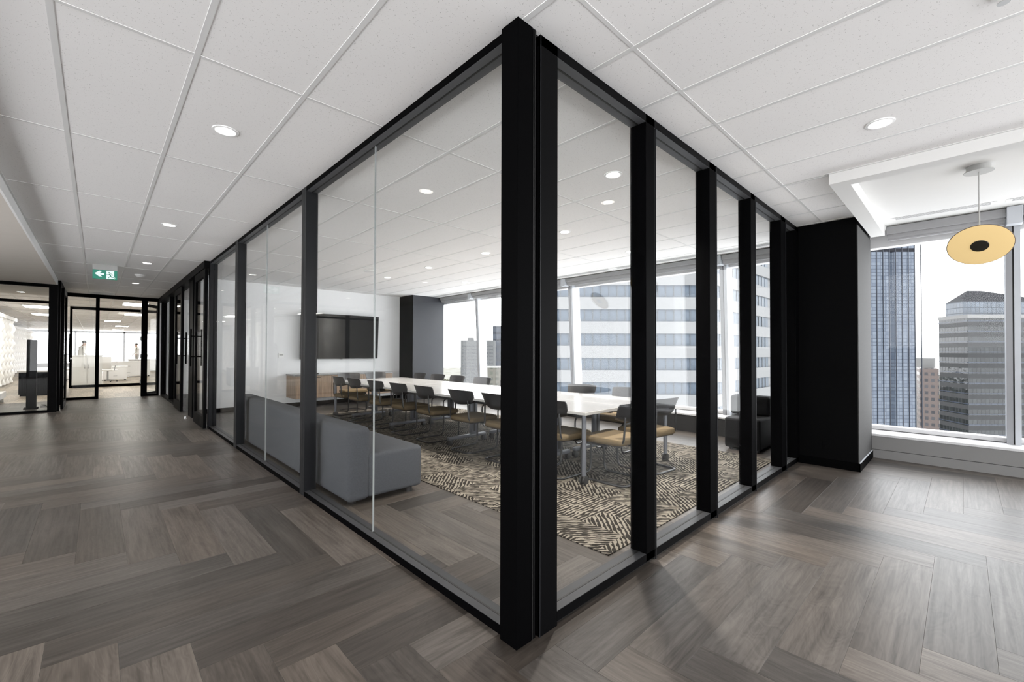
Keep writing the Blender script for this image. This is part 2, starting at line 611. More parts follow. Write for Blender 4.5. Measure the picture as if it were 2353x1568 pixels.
def dup(root, loc, rz, label):
    c = root.copy()
    COL.objects.link(c)
    c.location = loc
    c.rotation_euler = (0, 0, rz)
    c['label'] = label
    for ch in list(root.children):
        if ch.type == 'LIGHT':
            continue
        d = ch.copy()
        COL.objects.link(d)
        d.parent = c
        for g in list(ch.children):
            e = g.copy()
            COL.objects.link(e)
            e.parent = d
    return c


def seen(p):
    """rough size of a unit area at p in the picture, 0 outside the frame"""
    v = Vector(p) - CAM
    z = v.dot(fw)
    if z < .3:
        return 0
    x, y = v.dot(rt) / z * FPX, v.dot(up) / z * FPX
    if abs(x) > 1330 or abs(y) > 960:
        return 0
    return abs(v.z) / z ** 3


# ------------------------------------------------------------------ the floor
FX0, FX1, FY0, FY1 = -5.3, 5.54, -5.2, 14.5
floor = struct(box('floor', 'slot', (FX0, FY0, -.25, 6.1, 46.2, -.012)))


def plank_mesh(rects, name, mat):
    me = bpy.data.meshes.new(name)
    V, F, UV, T = [], [], [], []
    for (x0, y0, x1, y1, horiz, tone, ou, ov) in rects:
        b = len(V)
        e = .0005
        V += [(x0, y0, -.012), (x1, y0, -.012), (x1, y1, -.012), (x0, y1, -.012),
              (x0, y0, -e), (x1, y0, -e), (x1, y1, -e), (x0, y1, -e),
              (x0 + e, y0 + e, 0), (x1 - e, y0 + e, 0), (x1 - e, y1 - e, 0), (x0 + e, y1 - e, 0)]
        F += [[b + i for i in f] for f in ((8, 9, 10, 11), (4, 5, 9, 8), (5, 6, 10, 9), (6, 7, 11, 10), (7, 4, 8, 11), (0, 1, 5, 4), (1, 2, 6, 5), (2, 3, 7, 6), (3, 0, 4, 7))]
        UV.append((horiz, ou, ov))
        T += [tone] * 9
    me.from_pydata(V, [], F)
    me.uv_layers.new(name='UVMap')
    me.color_attributes.new('tone', 'FLOAT_COLOR', 'CORNER')
    uvl, ca = me.uv_layers['UVMap'], me.color_attributes['tone']
    for fi, p in enumerate(me.polygons):
        h, ou, ov = UV[fi // 9]
        t = T[fi]
        for k in p.loop_indices:
            c = me.vertices[me.loops[k].vertex_index].co
            uvl.data[k].uv = (c.x + ou, c.y + ov) if h else (c.y + ou, c.x + ov)
            ca.data[k].color = (t[0], t[1], t[2], 1)
    me.materials.append(MT[mat])
    return me


OX, OY, SX, SY, LX, LY = 1.06873, -.97990, .23003, .22279, 1.21845, 1.21118
rects = []
G = .00025
for m in range(-14, 20):
    for j in range(-90, 90):
        x, y = OX + j * SX + m * LX, OY - j * SY + m * LY
        for (a, b, c, d, h) in ((x, y - SY, x + LX, y, 1), (x + LX, y - SY, x + LX + SX, y - SY + LY, 0)):
            a2, b2, c2, d2 = max(a, FX0), max(b, FY0), min(c, FX1), min(d, FY1)
            if c2 - a2 < .01 or d2 - b2 < .01:
                continue
            k = random.uniform(.62, 1.36) * (.94 if h else 1.1)  # lengthwise planks coloured lighter, imitating how light reflects by plank direction
            wq = random.uniform(-.035, .035)
            rects.append((a2 + G, b2 + G, c2 - G, d2 - G, h, (k * (1 + wq), k, k * (1 - wq)), random.uniform(0, 90), random.uniform(0, 90)))
rects.sort(key=lambda r: -(seen(((r[0] + r[2]) / 2, (r[1] + r[3]) / 2, 0)) * (r[2] - r[0]) * (r[3] - r[1])))
for r in rects[:300]:
    o = bpy.data.objects.new('floor_plank', plank_mesh([r], 'floor_plank', 'plank'))
    COL.objects.link(o)
    o.parent = floor
o = bpy.data.objects.new('plank_field', plank_mesh(rects[300:], 'plank_field', 'plank'))
COL.objects.link(o)
o.parent = floor
o['kind'] = 'stuff'
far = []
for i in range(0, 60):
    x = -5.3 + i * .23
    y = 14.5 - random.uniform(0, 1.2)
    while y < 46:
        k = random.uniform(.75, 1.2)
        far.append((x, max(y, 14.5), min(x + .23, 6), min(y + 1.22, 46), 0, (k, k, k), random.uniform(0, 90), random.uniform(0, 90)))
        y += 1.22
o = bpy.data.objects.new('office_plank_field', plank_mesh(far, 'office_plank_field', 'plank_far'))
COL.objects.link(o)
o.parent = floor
o['kind'] = 'stuff'

rug = MB().box(1.02, .215, .0005, 4.5, 7.62, .007).build('patterned_carpet', 'carpet')
tag(rug, 'cream and brown striped patchwork carpet under the meeting table', 'carpet')

# ------------------------------------------------------------------ the ceiling
H = 2.75
ceiling = struct(box('ceiling', 'gyp', (-5.3, -5.2, 2.80, 6.1, 46.2, 2.95)))
KX = [.037 + .503 * k for k in range(-4, 12)]
KY = [-.245 + 1.53 * k for k in range(-5, 11)]
REC = (3.03, -5.2, 5.62, -.58)          # plaster recess by the window
TX1 = 5.16
bars = []
for x in KX:
    if x < -1.9 or x > TX1:
        continue
    if x > 3.0:
        box('grid_bar', 'bar', (x - .012, -.575, 2.7485, x + .012, 14.5, 2.765), ceiling)
    else:
        box('grid_bar', 'bar', (x - .012, -5.2, 2.7485, x + .012, 14.5, 2.765), ceiling)
for y in KY:
    if y > 14.4:
        continue
    box('grid_bar', 'bar', (-1.905, y - .010, 2.7492, (TX1 if y > -.58 else 3.0), y + .010, 2.765), ceiling)
box('grid_bar', 'bar', (3.008, -5.2, 2.7488, 3.031, -.58, 2.765), ceiling)
box('grid_bar', 'bar', (3.0, -.582, 2.7488, TX1, -.564, 2.765), ceiling)
box('grid_bar', 'bar', (-1.91, -5.2, 2.7488, -1.893, 14.5, 2.765), ceiling)
box('grid_bar', 'bar', (TX1 - .018, -.58, 2.7488, TX1, 14.5, 2.765), ceiling)
tiles = []
for i in range(-1, len(KX)):
    for j in range(-1, len(KY)):
        x0 = KX[i] if i >= 0 else -9
        x1 = KX[i + 1] if i + 1 < len(KX) else 9
        y0 = KY[j] if j >= 0 else -9
        y1 = KY[j + 1] if j + 1 < len(KY) else 99
        x0, x1, y0, y1 = max(x0, -1.91), min(x1, TX1), max(y0, -5.2), min(y1, 14.5)
        if x0 >= REC[0] - .6 and y0 < REC[3]:
            if x0 >= 3.0:
                y0 = max(y0, REC[3])
            else:
                x1 = min(x1, 3.03)
        if x1 - x0 < .05 or y1 - y0 < .05:
            continue
        tiles.append((x0, y0, x1, y1))
tiles.sort(key=lambda r: -(seen(((r[0] + r[2]) / 2, (r[1] + r[3]) / 2, H)) * (r[2] - r[0]) * (r[3] - r[1])))
full = MB().box(.0115, .0095, 0, .503 - .0115, 1.53 - .0095, .016).build('ceiling_tile', 'tile', ceiling)
fullme = full.data
first = True
for (a, b, c, d) in tiles:
    if abs(c - a - .503) < 1e-4 and abs(d - b - 1.53) < 1e-4:
        if first:
            full.location = (a, b, 2.7515)
            first = False
        else:
            shared('ceiling_tile', fullme, ceiling, (a, b, 2.7515))
    else:
        box('ceiling_tile', 'tile', (a + .0115, b + .0095, 2.7515, c - .0115, d - .0095, 2.7675), ceiling)

# plaster strips, bulkhead around the recess, lower lounge ceiling, far office ceiling
box('plaster_strip', 'gyp', (TX1, -.58, 2.75, 5.70, 14.5, 2.80), ceiling)
box('plaster_strip', 'gyp', (3.016, -.582, 2.7505, 3.046, -.25, 2.77), ceiling)
b = MB()
b.box(3.03, -5.2, 2.665, 3.155, -.58, 2.80)
b.box(3.155, -.705, 2.665, 5.40, -.58, 2.80)
b.build('bulkhead', 'gyp', ceiling)
box('recess_panel', 'gyp', (3.155, -5.2, 2.782, 5.70, -.705, 2.80), ceiling)
box('lower_ceiling', 'gypdim', (-5.3, -5.2, 2.642, -1.925, 14.5, 2.80), ceiling)
box('edge_trim', 'white', (-1.925, -5.2, 2.640, -1.908, 11.72, 2.752), ceiling)
b = MB()
b.box(-5.3, 14.5, 2.76, 6, 46, 2.80)
b.build('office_ceiling', 'tile', ceiling)
b = MB()
for x in [.037 + .503 * k for k in range(-15, 12)]:
    b.box(x - .012, 14.6, 2.748, x + .012, 46, 2.765)
for k in range(20):
    y = 15.05 + 1.53 * k
    b.box(-5.3, y - .01, 2.749, 6, y + .01, 2.764)
o = b.build('office_grid_bars', 'bar', ceiling)
o['kind'] = 'stuff'

# ------------------------------------------------------------------ window wall (east), leaning a little
KS = .05


def wx(z):
    return 5.80 + KS * (.3 - z)


MULY = [-1.71 + 3.0 * k for k in range(-1, 6)]
MULY = [-4.72, -1.71, 1.235, 4.24, 7.28, 10.3, 13.3]
EDGES = [-5.2] + MULY + [16.3]


def lean_box(mb, dx0, y0, z0, dx1, y1, z1):
    v = [mb.bm.verts.new((wx(z) + dx, y, z)) for z in (z0, z1) for dx, y in ((dx0, y0), (dx1, y0), (dx1, y1), (dx0, y1))]
    for f in ((0, 3, 2, 1), (4, 5, 6, 7), (0, 1, 5, 4), (1, 2, 6, 5), (2, 3, 7, 6), (3, 0, 4, 7)):
        mb.bm.faces.new([v[i] for i in f])
    return mb


for i, (a, c) in enumerate(zip(EDGES, EDGES[1:])):
    b = MB()
    lean_box(b, .10, a + .05, .30, .24, c - .05, .345)
    lean_box(b, .10, a + .05, 2.60, .24, c - .05, 2.80)
    win = struct(b.build('window_%d' % (i + 1), 'sill'))
    lean_box(MB(), .165, a + .04, .34, .175, c - .04, 2.62).build('window_pane', 'winglass', win)
    for s, yy in ((1, a), (-1, c)):
        y2 = yy + s * .052
        b = MB()
        lean_box(b, 0, min(yy + s * .006, y2), .292, .24, max(yy + s * .006, y2), 2.79)
        b.build('mullion', 'alu' if s < 0 else 'aludark', win)
    lean_box(MB(), .012, c - .0065, .292, .2, c + .0065, 2.79).build('mullion_gasket', 'gasket', win)

b = MB()
b.box(5.535, -5.2, .262, 6.06, 16.3, .292, bev=.004)
struct(b.build('trim_1', 'sill'))
cv = struct(box('wall_convector', 'conv', (5.545, -5.2, .105, 6.06, -.03, .262)))
box('plinth', 'conv', (5.538, -5.2, 0, 6.06, -.03, .1), cv)
cv = struct(box('wall_convector_room', 'convdark', (5.545, .03, 0, 6.06, 16.3, .262)))  # much darker colour than the convector outside the room
struct(box('wall_slab_east', 'conc', (5.56, -5.2, -.9, 6.12, 46, -.005)))

# roller blinds in front of the window heads
spans = [('grey roller blind above the right-hand window, between bulkhead and bracket', -1.655, -.71, 5.42, 2.612),
         ('grey roller blind right of the bracket at the frame edge', -4.66, -1.765, 5.42, 2.612),
         ('grey roller blind over the meeting room window nearest the black pillar', .02, 1.18, 5.45, 2.60),
         ('grey roller blind over the second meeting room window from the black pillar', 1.29, 4.185, 5.45, 2.60),
         ('grey roller blind over the third meeting room window from the black pillar', 4.295, 7.22, 5.45, 2.60),
         ('grey roller blind beside the far midnight-blue pillar', 7.34, 8.6, 5.45, 2.60)]
for lab, y0, y1, x0, zb in spans:
    t = thing('roller_blind', lab, 'blind', (x0, (y0 + y1) / 2, zb), 0, 'roller blinds along the windows')
    L = (y1 - y0) / 2
    top = (2.775 if y1 < -.5 else 2.742) - zb
    MB().box(.02, -L, .07, .15, L, top, bev=.006).build('fascia', 'blind', t)
    MB().tube([(.09, -L + .01, .06), (.09, L - .01, .06)], .045, 16).build('roll', 'blind', t, True)
    MB().box(.075, -L + .01, 0, .10, L - .01, .022, bev=.004).build('bottom_bar', 'blindbar', t)
for lab, y0, y1 in (('white boxed bracket on the window mullion above the pendant', -1.765, -1.655),):
    t = thing('blind_bracket', lab, 'bracket', (5.40, -1.71, 2.60))
    MB().box(0, -.055, .0, .14, .055, .178, bev=.004).build('cover', 'alu', t)
    MB().lathe([(.012, 0), (.012, .02)], 10, (.06, .055, .1), Matrix.Rotation(math.radians(-90), 3, 'X')).build('pin', 'chrome', t)
for k, yy in enumerate((1.235, 4.24, 7.28)):
    t = thing('blind_bracket', ('boxed blind bracket on the meeting room mullion %s' % ('nearest the black pillar', 'in the middle of the window wall', 'nearest the far midnight-blue pillar')[k]), 'bracket', (5.44, yy, 2.60), 0, 'blind brackets in the meeting room')
    MB().box(0, -.052, .0, .14, .052, .142, bev=.004).build('cover', 'alu', t)

# linear slot diffusers
def diffuser(lab, x0, x1, y0, y1, z, g='linear ceiling diffusers by the windows'):
    t = thing('slot_diffuser', lab, 'air vent', ((x0 + x1) / 2, (y0 + y1) / 2, z), 0, g)
    hw, hl = (x1 - x0) / 2, (y1 - y0) / 2
    MB().box(-hw, -hl, -.002, hw, hl, .004).build('backing', 'slot', t)
    n = 4
    for k in range(n + 1):
        x = -hw + k * (2 * hw - .010) / n
        box('blade', 'bar', (x, -hl, -.0032, x + .010, hl, -.0015), t)
    for s in (-1, 1):
        box('end_cap', 'bar', (-hw, s * hl - .02, -.0034, hw, s * hl + .02, -.0015), t)


diffuser('long slot diffuser in the recess above the pendant', 5.09, 5.20, -1.56, -.80, 2.782)
diffuser('slot diffuser at the right edge of the recess, beside the longer one', 5.09, 5.20, -4.4, -1.66, 2.782)
diffuser('slot diffuser above the meeting room windows near the black pillar', 5.20, 5.33, .1, 2.9, 2.75)
diffuser('slot diffuser above the meeting room windows in mid wall', 5.20, 5.33, 3.0, 5.8, 2.75)
diffuser('slot diffuser above the meeting room windows by the far pillar', 5.20, 5.33, 5.9, 8.55, 2.75)

# ------------------------------------------------------------------ walls and pillars
wt = struct(box('wall_back', 'wallpaint', (.12, 9.30, 0, 6.0, 9.42, 2.80)))
box('baseboard', 'frame', (.14, 9.288, 0, 4.65, 9.30, .09), wt)
p = struct(box('wall_pillar_far', 'bluewall', (4.65, 8.62, 0, 5.62, 9.30, 2.7485)))
box('return_panel', 'blackwall', (4.638, 8.625, 0, 4.65, 9.295, 2.7485), p)
p = struct(box('wall_pillar_near', 'blackwall', (4.60, -.548, 0, 5.56, .10, 2.7485)))
box('wallcover_panel', 'wallcover', (4.604, -.556, 0, 5.54, -.548, 2.664), p)
box('baseboard', 'frame', (4.588, -.566, 0, 4.60, .0, .088), p)
box('baseboard', 'frame', (4.588, -.568, 0, 5.54, -.556, .088), p)
box('baseboard_edge', 'alu', (4.60, -.568, .088, 5.54, -.556, .092), p)
ot = thing('wall_outlet', 'black outlet plate low on the black pillar', 'outlet', (4.60, -.27, .25))
MB().box(-.006, -.035, -.058, 0, .035, .058, bev=.002).build('plate', 'blackwall', ot)
for z in (-.022, .022):
    MB().box(-.008, -.017, z - .015, -.005, .017, z + .015, bev=.002).build('socket', 'blackwall', ot)

struct(box('wall_office_east', 'white', (.1, 14.42, 0, 6, 14.5, 2.8)))
struct(box('wall_end_right', 'white', (-.03, 14.42, 0, .1, 14.58, 2.75)))

# other window walls of the floor plate: south (behind the camera) and west beyond the lounge, both added unseen for daylight; north of the far office
def far_and_added_windows(n, axis, c, a0, a1, step):
    t = MB()
    k = a0
    while k <= a1 + 1e-6:
        if axis == 'y':
            t.box(k - .05, c - .1, 0, k + .05, c + .1, 2.8)
        else:
            t.box(c - .1, k - .05, 0, c + .1, k + .05, 2.8)
        k += step
    if axis == 'y':
        t.box(a0, c - .1, 0, a1, c + .1, .3)
        t.box(a0, c - .1, 2.62, a1, c + .1, 2.8)
    else:
        t.box(c - .1, a0, 0, c + .1, a1, .3)
        t.box(c - .1, a0, 2.62, c + .1, a1, 2.8)
    return struct(t.build('window_%d' % n, 'alu'))


wn = far_and_added_windows(20, 'y', -5.2, -5.3, 5.6, 1.7)  # added openings behind the camera that let in fill daylight
wn = far_and_added_windows(21, 'x', -5.3, -5.2, 7.5, 2.9)  # added openings on the lounge side, also for fill daylight
struct(box('wall_west', 'white', (-5.4, 7.5, 0, -5.3, 46, 2.8)))
wn = far_and_added_windows(22, 'y', 46, -5.3, 6, 2.8)
wn = far_and_added_windows(23, 'x', 5.95, 16.3, 46, 3.3)

# ------------------------------------------------------------------ glazed partition along the corridor (plane x = 0)
ga = thing('glazed_partition', 'long black-framed glass partition along the corridor', 'partition')
zt = 2.7085
box('header', 'frame', (.02, .11, zt, .12, 7.22, H), ga)
box('bottom_rail', 'frame', (.02, .11, 0, .12, 7.22, .042), ga)
for (c0, c1) in ((.022, .065), (.077, .118)):  # grey strips imitate grazing reflections on the black header and bottom rail
    box('rail_sheen_strip', 'channel', (c0, .128, zt - .0015, c1, 7.2, zt), ga)
    box('rail_sheen_strip', 'sheenb', (c0, .128, .042, c1, 7.2, .0435), ga)
box('header_gasket', 'gasket', (.066, .11, zt - .0025, .076, 7.22, zt), ga)
box('bottom_gasket', 'gasket', (.066, .11, .042, .076, 7.22, .0445), ga)
for (y0, y1) in ((2.70, 2.81), (5.29, 5.42)):
    o = box('mullion', 'framea', (.018, y0, .0, .122, y1, H), ga, bev=.002)
    box('groove', 'gasket', (.0165, (y0 + y1) / 2 - .003, .0, .0185, (y0 + y1) / 2 + .003, H), o)
box('mullion', 'framea', (.018, 7.20, 0, .122, 7.32, H), ga)
for (y0, y1) in ((.112, 1.478), (1.482, 2.70), (2.81, 4.118), (4.122, 5.29), (5.42, 7.20)):
    p = box('glass_pane', 'glass', (.065, y0, .040, .077, y1, 2.711), ga)
    if y0 in (1.482, 4.122):
        box('joint_edge', 'edge', (.065, y0 - .0032, .042, .077, y0 - .0008, 2.7085), p)
# corner post
cp = thing('corner_post', 'massive black corner post where the two glass walls meet', 'post')
MB().box(0, 0, 0, .094, .106, H, bev=.0015).build('casing', 'frame', cp)
MB().box(.094, .004, 0, .121, .106, H).build('cover_strip', 'frame', cp)
for x in (.101, .110):
    box('groove', 'gasket', (x, .0025, 0, x + .003, .0045, H), cp)
MB().box(.02, .106, 0, .12, .128, H).build('jamb', 'frame', cp)

# ------------------------------------------------------------------ glazed screen facing the lounge (plane y = 0)
gb = thing('glazed_screen', 'black-framed glass screen of five panes facing the open area', 'partition')
y0, y1, yg = -.010, .098, .045
box('head_channel', 'gasket', (.134, .02, 2.733, 4.60, .10, H), gb)
box('header', 'frame2', (.134, y0, 2.686, 4.60, y1, 2.733), gb)
box('floor_channel', 'gasket', (.134, .01, 0, 4.60, .09, .021), gb)
box('bottom_rail', 'frame2', (.256, y0, .021, 4.60, y1, .067), gb)
box('header_gasket', 'gasket', (.25, yg - .005, 2.6835, 4.6, yg + .005, 2.686), gb)
box('bottom_gasket', 'gasket', (.25, yg - .005, .067, 4.6, yg + .005, .0695), gb)
for (c0, c1) in ((y0 + .002, yg - .006), (yg + .006, y1 - .002)):  # painted reflection strips again, on the screen's header and bottom rail
    box('rail_sheen_strip', 'channel', (.256, c0, 2.6845, 4.6, c1, 2.686), gb)
    box('rail_sheen_strip', 'sheenb', (.256, c0, .067, 4.6, c1, .0685), gb)
box('stile', 'frame2', (.134, y0, .0, .256, y1, 2.733), gb, bev=.0015)
box('stile_edge', 'framea', (.134, y0 - .001, .0, .139, y0 + .01, 2.733), gb)
ms = ((1.082, 1.186), (2.035, 2.155), (2.96, 3.07), (3.90, 4.06), (4.46, 4.60))
for a, c in ms:
    o = box('mullion', 'frame', (a, y0, .021, c, y1, 2.733), gb, bev=.0015)
    if c < 4.5:
        box('reveal_strip', 'framea', (c + .012, y0 - .002, .0, c + .018, y0 + .02, 2.735), o)
        box('reveal_gap', 'gasket', (c, y0 + .004, .0, c + .012, y0 + .03, 2.735), o)
xs = [.256] + [v for a in ms for v in a]
for k in range(5):
    box('glass_pane', 'glassb', (xs[2 * k] - .002, yg - .006, .066, xs[2 * k + 1] + .002, yg + .006, 2.688), gb)


# ------------------------------------------------------------------ sliding doors along the corridor
def bar_handle(parent, x, y, z0, z1, side, off=.055):
    h = MB().box(x + side * off - .012, y - .011, z0, x + side * off + .012, y + .011, z1, bev=.004).build('pull_handle', 'frame', parent)
    for z in (z0 + .17, z1 - .13):
        MB().box(min(x, x + side * off), y - .008, z - .009, max(x, x + side * off), y + .008, z + .009).build('standoff', 'frame', h)
    return h


def leaf(name, label, x0, x1, y0, y1, stile=.1, bot=.2, hand=None, mat='frame2', g=None):
    t = thing(name, label, 'door', ((x0 + x1) / 2, (y0 + y1) / 2, 0), 0, g)
    hx, hy = (x1 - x0) / 2, (y1 - y0) / 2
    for s in (-1, 1):
        ya, yb = (-hy, -hy + stile) if s < 0 else (hy - stile, hy)
        box('stile', mat, (-hx, ya, .012, hx, yb, 2.62), t, bev=.002)
    box('bottom_rail', mat, (-hx, -hy + stile, .012, hx, hy - stile, bot), t)
    box('top_rail', mat, (-hx, -hy + stile, 2.50, hx, hy - stile, 2.62), t)
    box('glass_pane', 'glass', (-.005, -hy + stile, bot, .005, hy - stile, 2.50), t)
    if hand is not None:
        for s in (-1, 1):
            bar_handle(t, s * hx, hand, 1.0, 1.665, s)
    return t


leaf('sliding_door', 'first black-framed glass sliding door with a long pull bar, beside the meeting room glass', -.052, -.006, 7.22, 8.24, .11, .20, .43)
leaf('sliding_door', 'second glass sliding door farther down the corridor, before the end wall', -.052, -.006, 9.92, 10.98, .11, .20, -.43)
gc = thing('glazed_partition', 'black-framed glass front of the rooms beyond the sliding doors', 'partition')
box('header', 'frame2', (-.06, 7.22, 2.63, .12, 14.42, H), gc)
for a, c in ((8.80, 9.16), (9.2, 9.26), (10.98, 11.10), (12.42, 12.56), (14.3, 14.42)):
    box('mullion', 'frame2', (.0, a, 0, .12, c, 2.63), gc)
box('bottom_rail', 'frame2', (.0, 11.1, 0, .12, 14.42, .05), gc)
box('glass_pane', 'glass', (.055, 7.32, .01, .065, 8.8, 2.63), gc)
box('glass_pane', 'glass', (.055, 9.26, .01, .065, 10.98, 2.63), gc)
box('glass_pane', 'glass', (.055, 11.1, .05, .065, 12.42, 2.63), gc)
box('glass_pane', 'glass', (.055, 12.56, .05, .065, 14.3, 2.63), gc)
st = thing('door_stop', 'small chrome floor door stop beside the sliding doors', 'door stop', (-.10, 8.78, 0))
MB().lathe([(.022, 0), (.022, .008), (.014, .012), (.014, .04), (.01, .045)], 14).build('body', 'chrome', st, True)

# ------------------------------------------------------------------ end of the corridor
ge = thing('end_screen', 'black-framed glass screen with doorway closing the corridor', 'partition')
Y = 14.5
box('header', 'frame', (-1.9, Y - .05, 2.66, -.03, Y + .05, H), ge)
for a, c in ((-1.90, -1.86), (-1.34, -1.265), (-.415, -.29), (-.08, -.03)):
    box('mullion', 'frame', (a, Y - .05, 0, c, Y + .05, 2.66), ge)
box('bottom_rail', 'frame', (-1.86, Y - .05, 0, -1.34, Y + .05, .06), ge)
box('bottom_rail', 'frame', (-.29, Y - .05, 0, -.08, Y + .05, .06), ge)
box('glass_pane', 'glass', (-1.86, Y - .005, .06, -1.34, Y + .005, 2.66), ge)
box('glass_pane', 'glass', (-.29, Y - .005, .06, -.08, Y + .005, 2.66), ge)
t = thing('hinged_door', 'glass door standing open at the end of the corridor', 'door', (-.40, 14.56, 0), math.radians(62))
for a, c in ((0, .06), (.80, .86)):
    box('stile', 'frame', (a, -.02, .01, c, .02, 2.60), t)
box('bottom_rail', 'frame', (.06, -.02, .01, .80, .02, .08), t)
box('top_rail', 'frame', (.06, -.02, 2.52, .80, .02, 2.60), t)
box('glass_pane', 'glass', (.06, -.005, .08, .80, .005, 2.52), t)
for z in (.35, 1.05, 1.55, 2.3):
    box('hinge', 'chrome', (-.02, -.03, z, .0, .03, z + .12), t)
g2 = thing('inner_screen', 'second glass screen seen through the corridor doorway', 'partition')
Y2 = 19.4
box('header', 'frame', (-1.97, Y2 - .04, 2.66, .6, Y2 + .04, 2.75), g2)
box('bottom_rail', 'frame', (-1.97, Y2 - .04, 0, .6, Y2 + .04, .09), g2)
for a in (-1.97, .55):
    box('mullion', 'frame', (a, Y2 - .04, 0, a + .06, Y2 + .04, 2.66), g2)
box('glass_pane', 'glass', (-1.91, Y2 - .005, .09, .55, Y2 + .005, 2.66), g2)
h = MB().lathe([(.03, 0), (.03, .03)], 12, (-1.94, Y2 - .07, 1.0), Matrix.Rotation(math.radians(90), 3, 'X')).build('knob', 'chrome', g2)

# left-hand room front
gl = thing('lounge_screen', 'black-framed glass screen with transom at far left', 'partition')
Y = 11.75
box('header', 'frame', (-5.3, Y - .05, 2.58, -2.03, Y + .05, 2.642), gl)
box('transom', 'frame', (-5.3, Y - .05, 2.245, -2.03, Y + .05, 2.295), gl)
box('bottom_rail', 'frame2', (-5.3, Y - .05, 0, -2.03, Y + .05, .048), gl)
box('post', 'frame2', (-2.035, Y - .05, 0, -1.905, Y + .08, 2.70), gl, bev=.002)
box('glass_pane', 'glass', (-5.3, Y - .005, .048, -2.035, Y + .005, 2.245), gl)
box('glass_pane', 'glass', (-5.3, Y - .005, 2.295, -2.035, Y + .005, 2.58), gl)
for x in (-4.1,):
    box('mullion', 'frame2', (x - .05, Y - .05, 0, x + .05, Y + .05, 2.642), gl)
gr = thing('side_screen', 'narrow black-framed glass front turning the left corner', 'partition')
box('header', 'frame', (-1.96, 11.83, 2.62, -1.87, 14.45, 2.75), gr)
for a, c in ((11.83, 11.9), (13.25, 13.35), (14.38, 14.45)):
    box('mullion', 'frame2', (-1.96, a, 0, -1.87, c, 2.62), gr)
box('glass_pane', 'glass', (-1.92, 13.35, .05, -1.91, 14.38, 2.62), gr)
box('bottom_rail', 'frame2', (-1.96, 13.35, 0, -1.87, 14.38, .05), gr)
dl = leaf('sliding_door', 'glass sliding door with dark pull bar at the left corner', -1.862, -1.822, 12.05, 13.22, .1, .15, .45)

# ------------------------------------------------------------------ ceiling fittings
DL = [
    (-.708, 2.06, 'bright round downlight nearest the camera over the corridor', 1),
    (-.715, 5.08, 'second downlight along the corridor ceiling', 1),
    (-.712, 8.16, 'third downlight along the corridor, right of the exit sign', 1),
    (-.716, 11.19, 'farthest corridor downlight, before the end screen', 1),
    (2.291, -.977, 'round downlight over the open area near the pendant', 1),
    (1.762, .663, 'meeting room downlight nearest the corner post', 1),
    (2.814, 2.034, 'meeting room downlight above the near end of the table', 1),
    (2.87, 3.60, 'meeting room downlight over the second row of chairs', 1),
    (2.879, 5.151, 'meeting room downlight over the middle of the table', 1),
    (2.864, 6.621, 'meeting room downlight nearest the television', 1),
    (4.332, 2.043, 'meeting room downlight closest to the windows', 1),
    (4.33, 6.0, 'meeting room downlight by the windows at the far end', 1),
    (-3.2, 9.6, 'lounge ceiling downlight left of the corridor', 1),
    (-3.3, 13.6, 'left downlight in the dim ceiling behind the transom', 1),
    (-2.6, 13.9, 'right downlight in the dim ceiling behind the transom', 1),
    (-.71, -1.0, 'corridor downlight behind the camera', 0),
    (2.29, -4.0, 'open area downlight outside the picture', 0),
    (-3.2, 2.06, 'lounge downlight outside the picture on the left', 0),
    (-3.2, 6.0, 'lounge downlight outside the picture, farther on', 0),
    (-.71, -4.0, 'rear corridor downlight outside the picture', 0),
]
proto = None
for x, y, lab, vis in DL:
    z = 2.7505 if x > -1.9 else 2.641
    if proto is None:
        t = thing('downlight', lab, 'downlight', (x, y, z), 0, 'recessed round downlights')
        MB().lathe([(.052, -.001), (.060, -.006), (.074, -.004), (.076, .002)], 28).build('trim_ring', 'trim', t, True)
        MB().lathe([(.053, -.0045), (.053, .0)], 24).build('lens', 'lens', t)
        proto = t
    else:
        t = dup(proto, (x, y, z), 0, lab)
    ld = bpy.data.lights.new('downlight_lamp', 'SPOT')
    ld.energy = LAMP_W * (4.3 if x > .1 and y > .1 else 1.0)
    ld.color = (1, .93, .85)
    ld.spot_size = math.radians(105 if x > .1 and y > .1 else 130)
    ld.spot_blend = .8
    ld.shadow_soft_size = .05
    lo = bpy.data.objects.new('downlight_lamp', ld)
    COL.objects.link(lo)
    lo.parent = t
    lo.location = (0, 0, -.02)

# exit sign
ex = thing('exit_sign', 'green running man exit sign with left arrow hanging in the corridor', 'exit sign', (-1.222, 8.84, 2.50))
MB().box(-.157, .0, .155, .157, .028, .25, bev=.003).build('housing', 'greymetal', ex)
MB().box(-.07, -.004, .236, .075, .034, .252).build('mount', 'greymetal', ex)
pl = MB().box(-.155, .008, 0, .155, .018, .158, bev=.002).build('green_panel', 'green', ex)


def flat(name, mat, polys, parent, y, th=.0015):
    b = MB()
    for poly in polys:
        a = [b.bm.verts.new((px, y, pz)) for px, pz in poly]
        c = [b.bm.verts.new((px, y + th, pz)) for px, pz in poly]
        b.bm.faces.new(a)
        b.bm.faces.new(c[::-1])
        n = len(a)
        for i in range(n):
            b.bm.faces.new((a[i], c[i], c[(i + 1) % n], a[(i + 1) % n]))
    return b.build(name, mat, parent)


def stroke(pts, wd):
    out = []
    for (a, c) in zip(pts, pts[1:]):
        d = Vector((c[0] - a[0], c[1] - a[1]))
        n = Vector((-d.y, d.x)).normalized() * wd / 2
        e = d.normalized() * wd * .25
        out.append([(a[0] + n.x - e.x, a[1] + n.y - e.y), (a[0] - n.x - e.x, a[1] - n.y - e.y), (c[0] - n.x + e.x, c[1] - n.y + e.y), (c[0] + n.x + e.x, c[1] + n.y + e.y)])
    return out


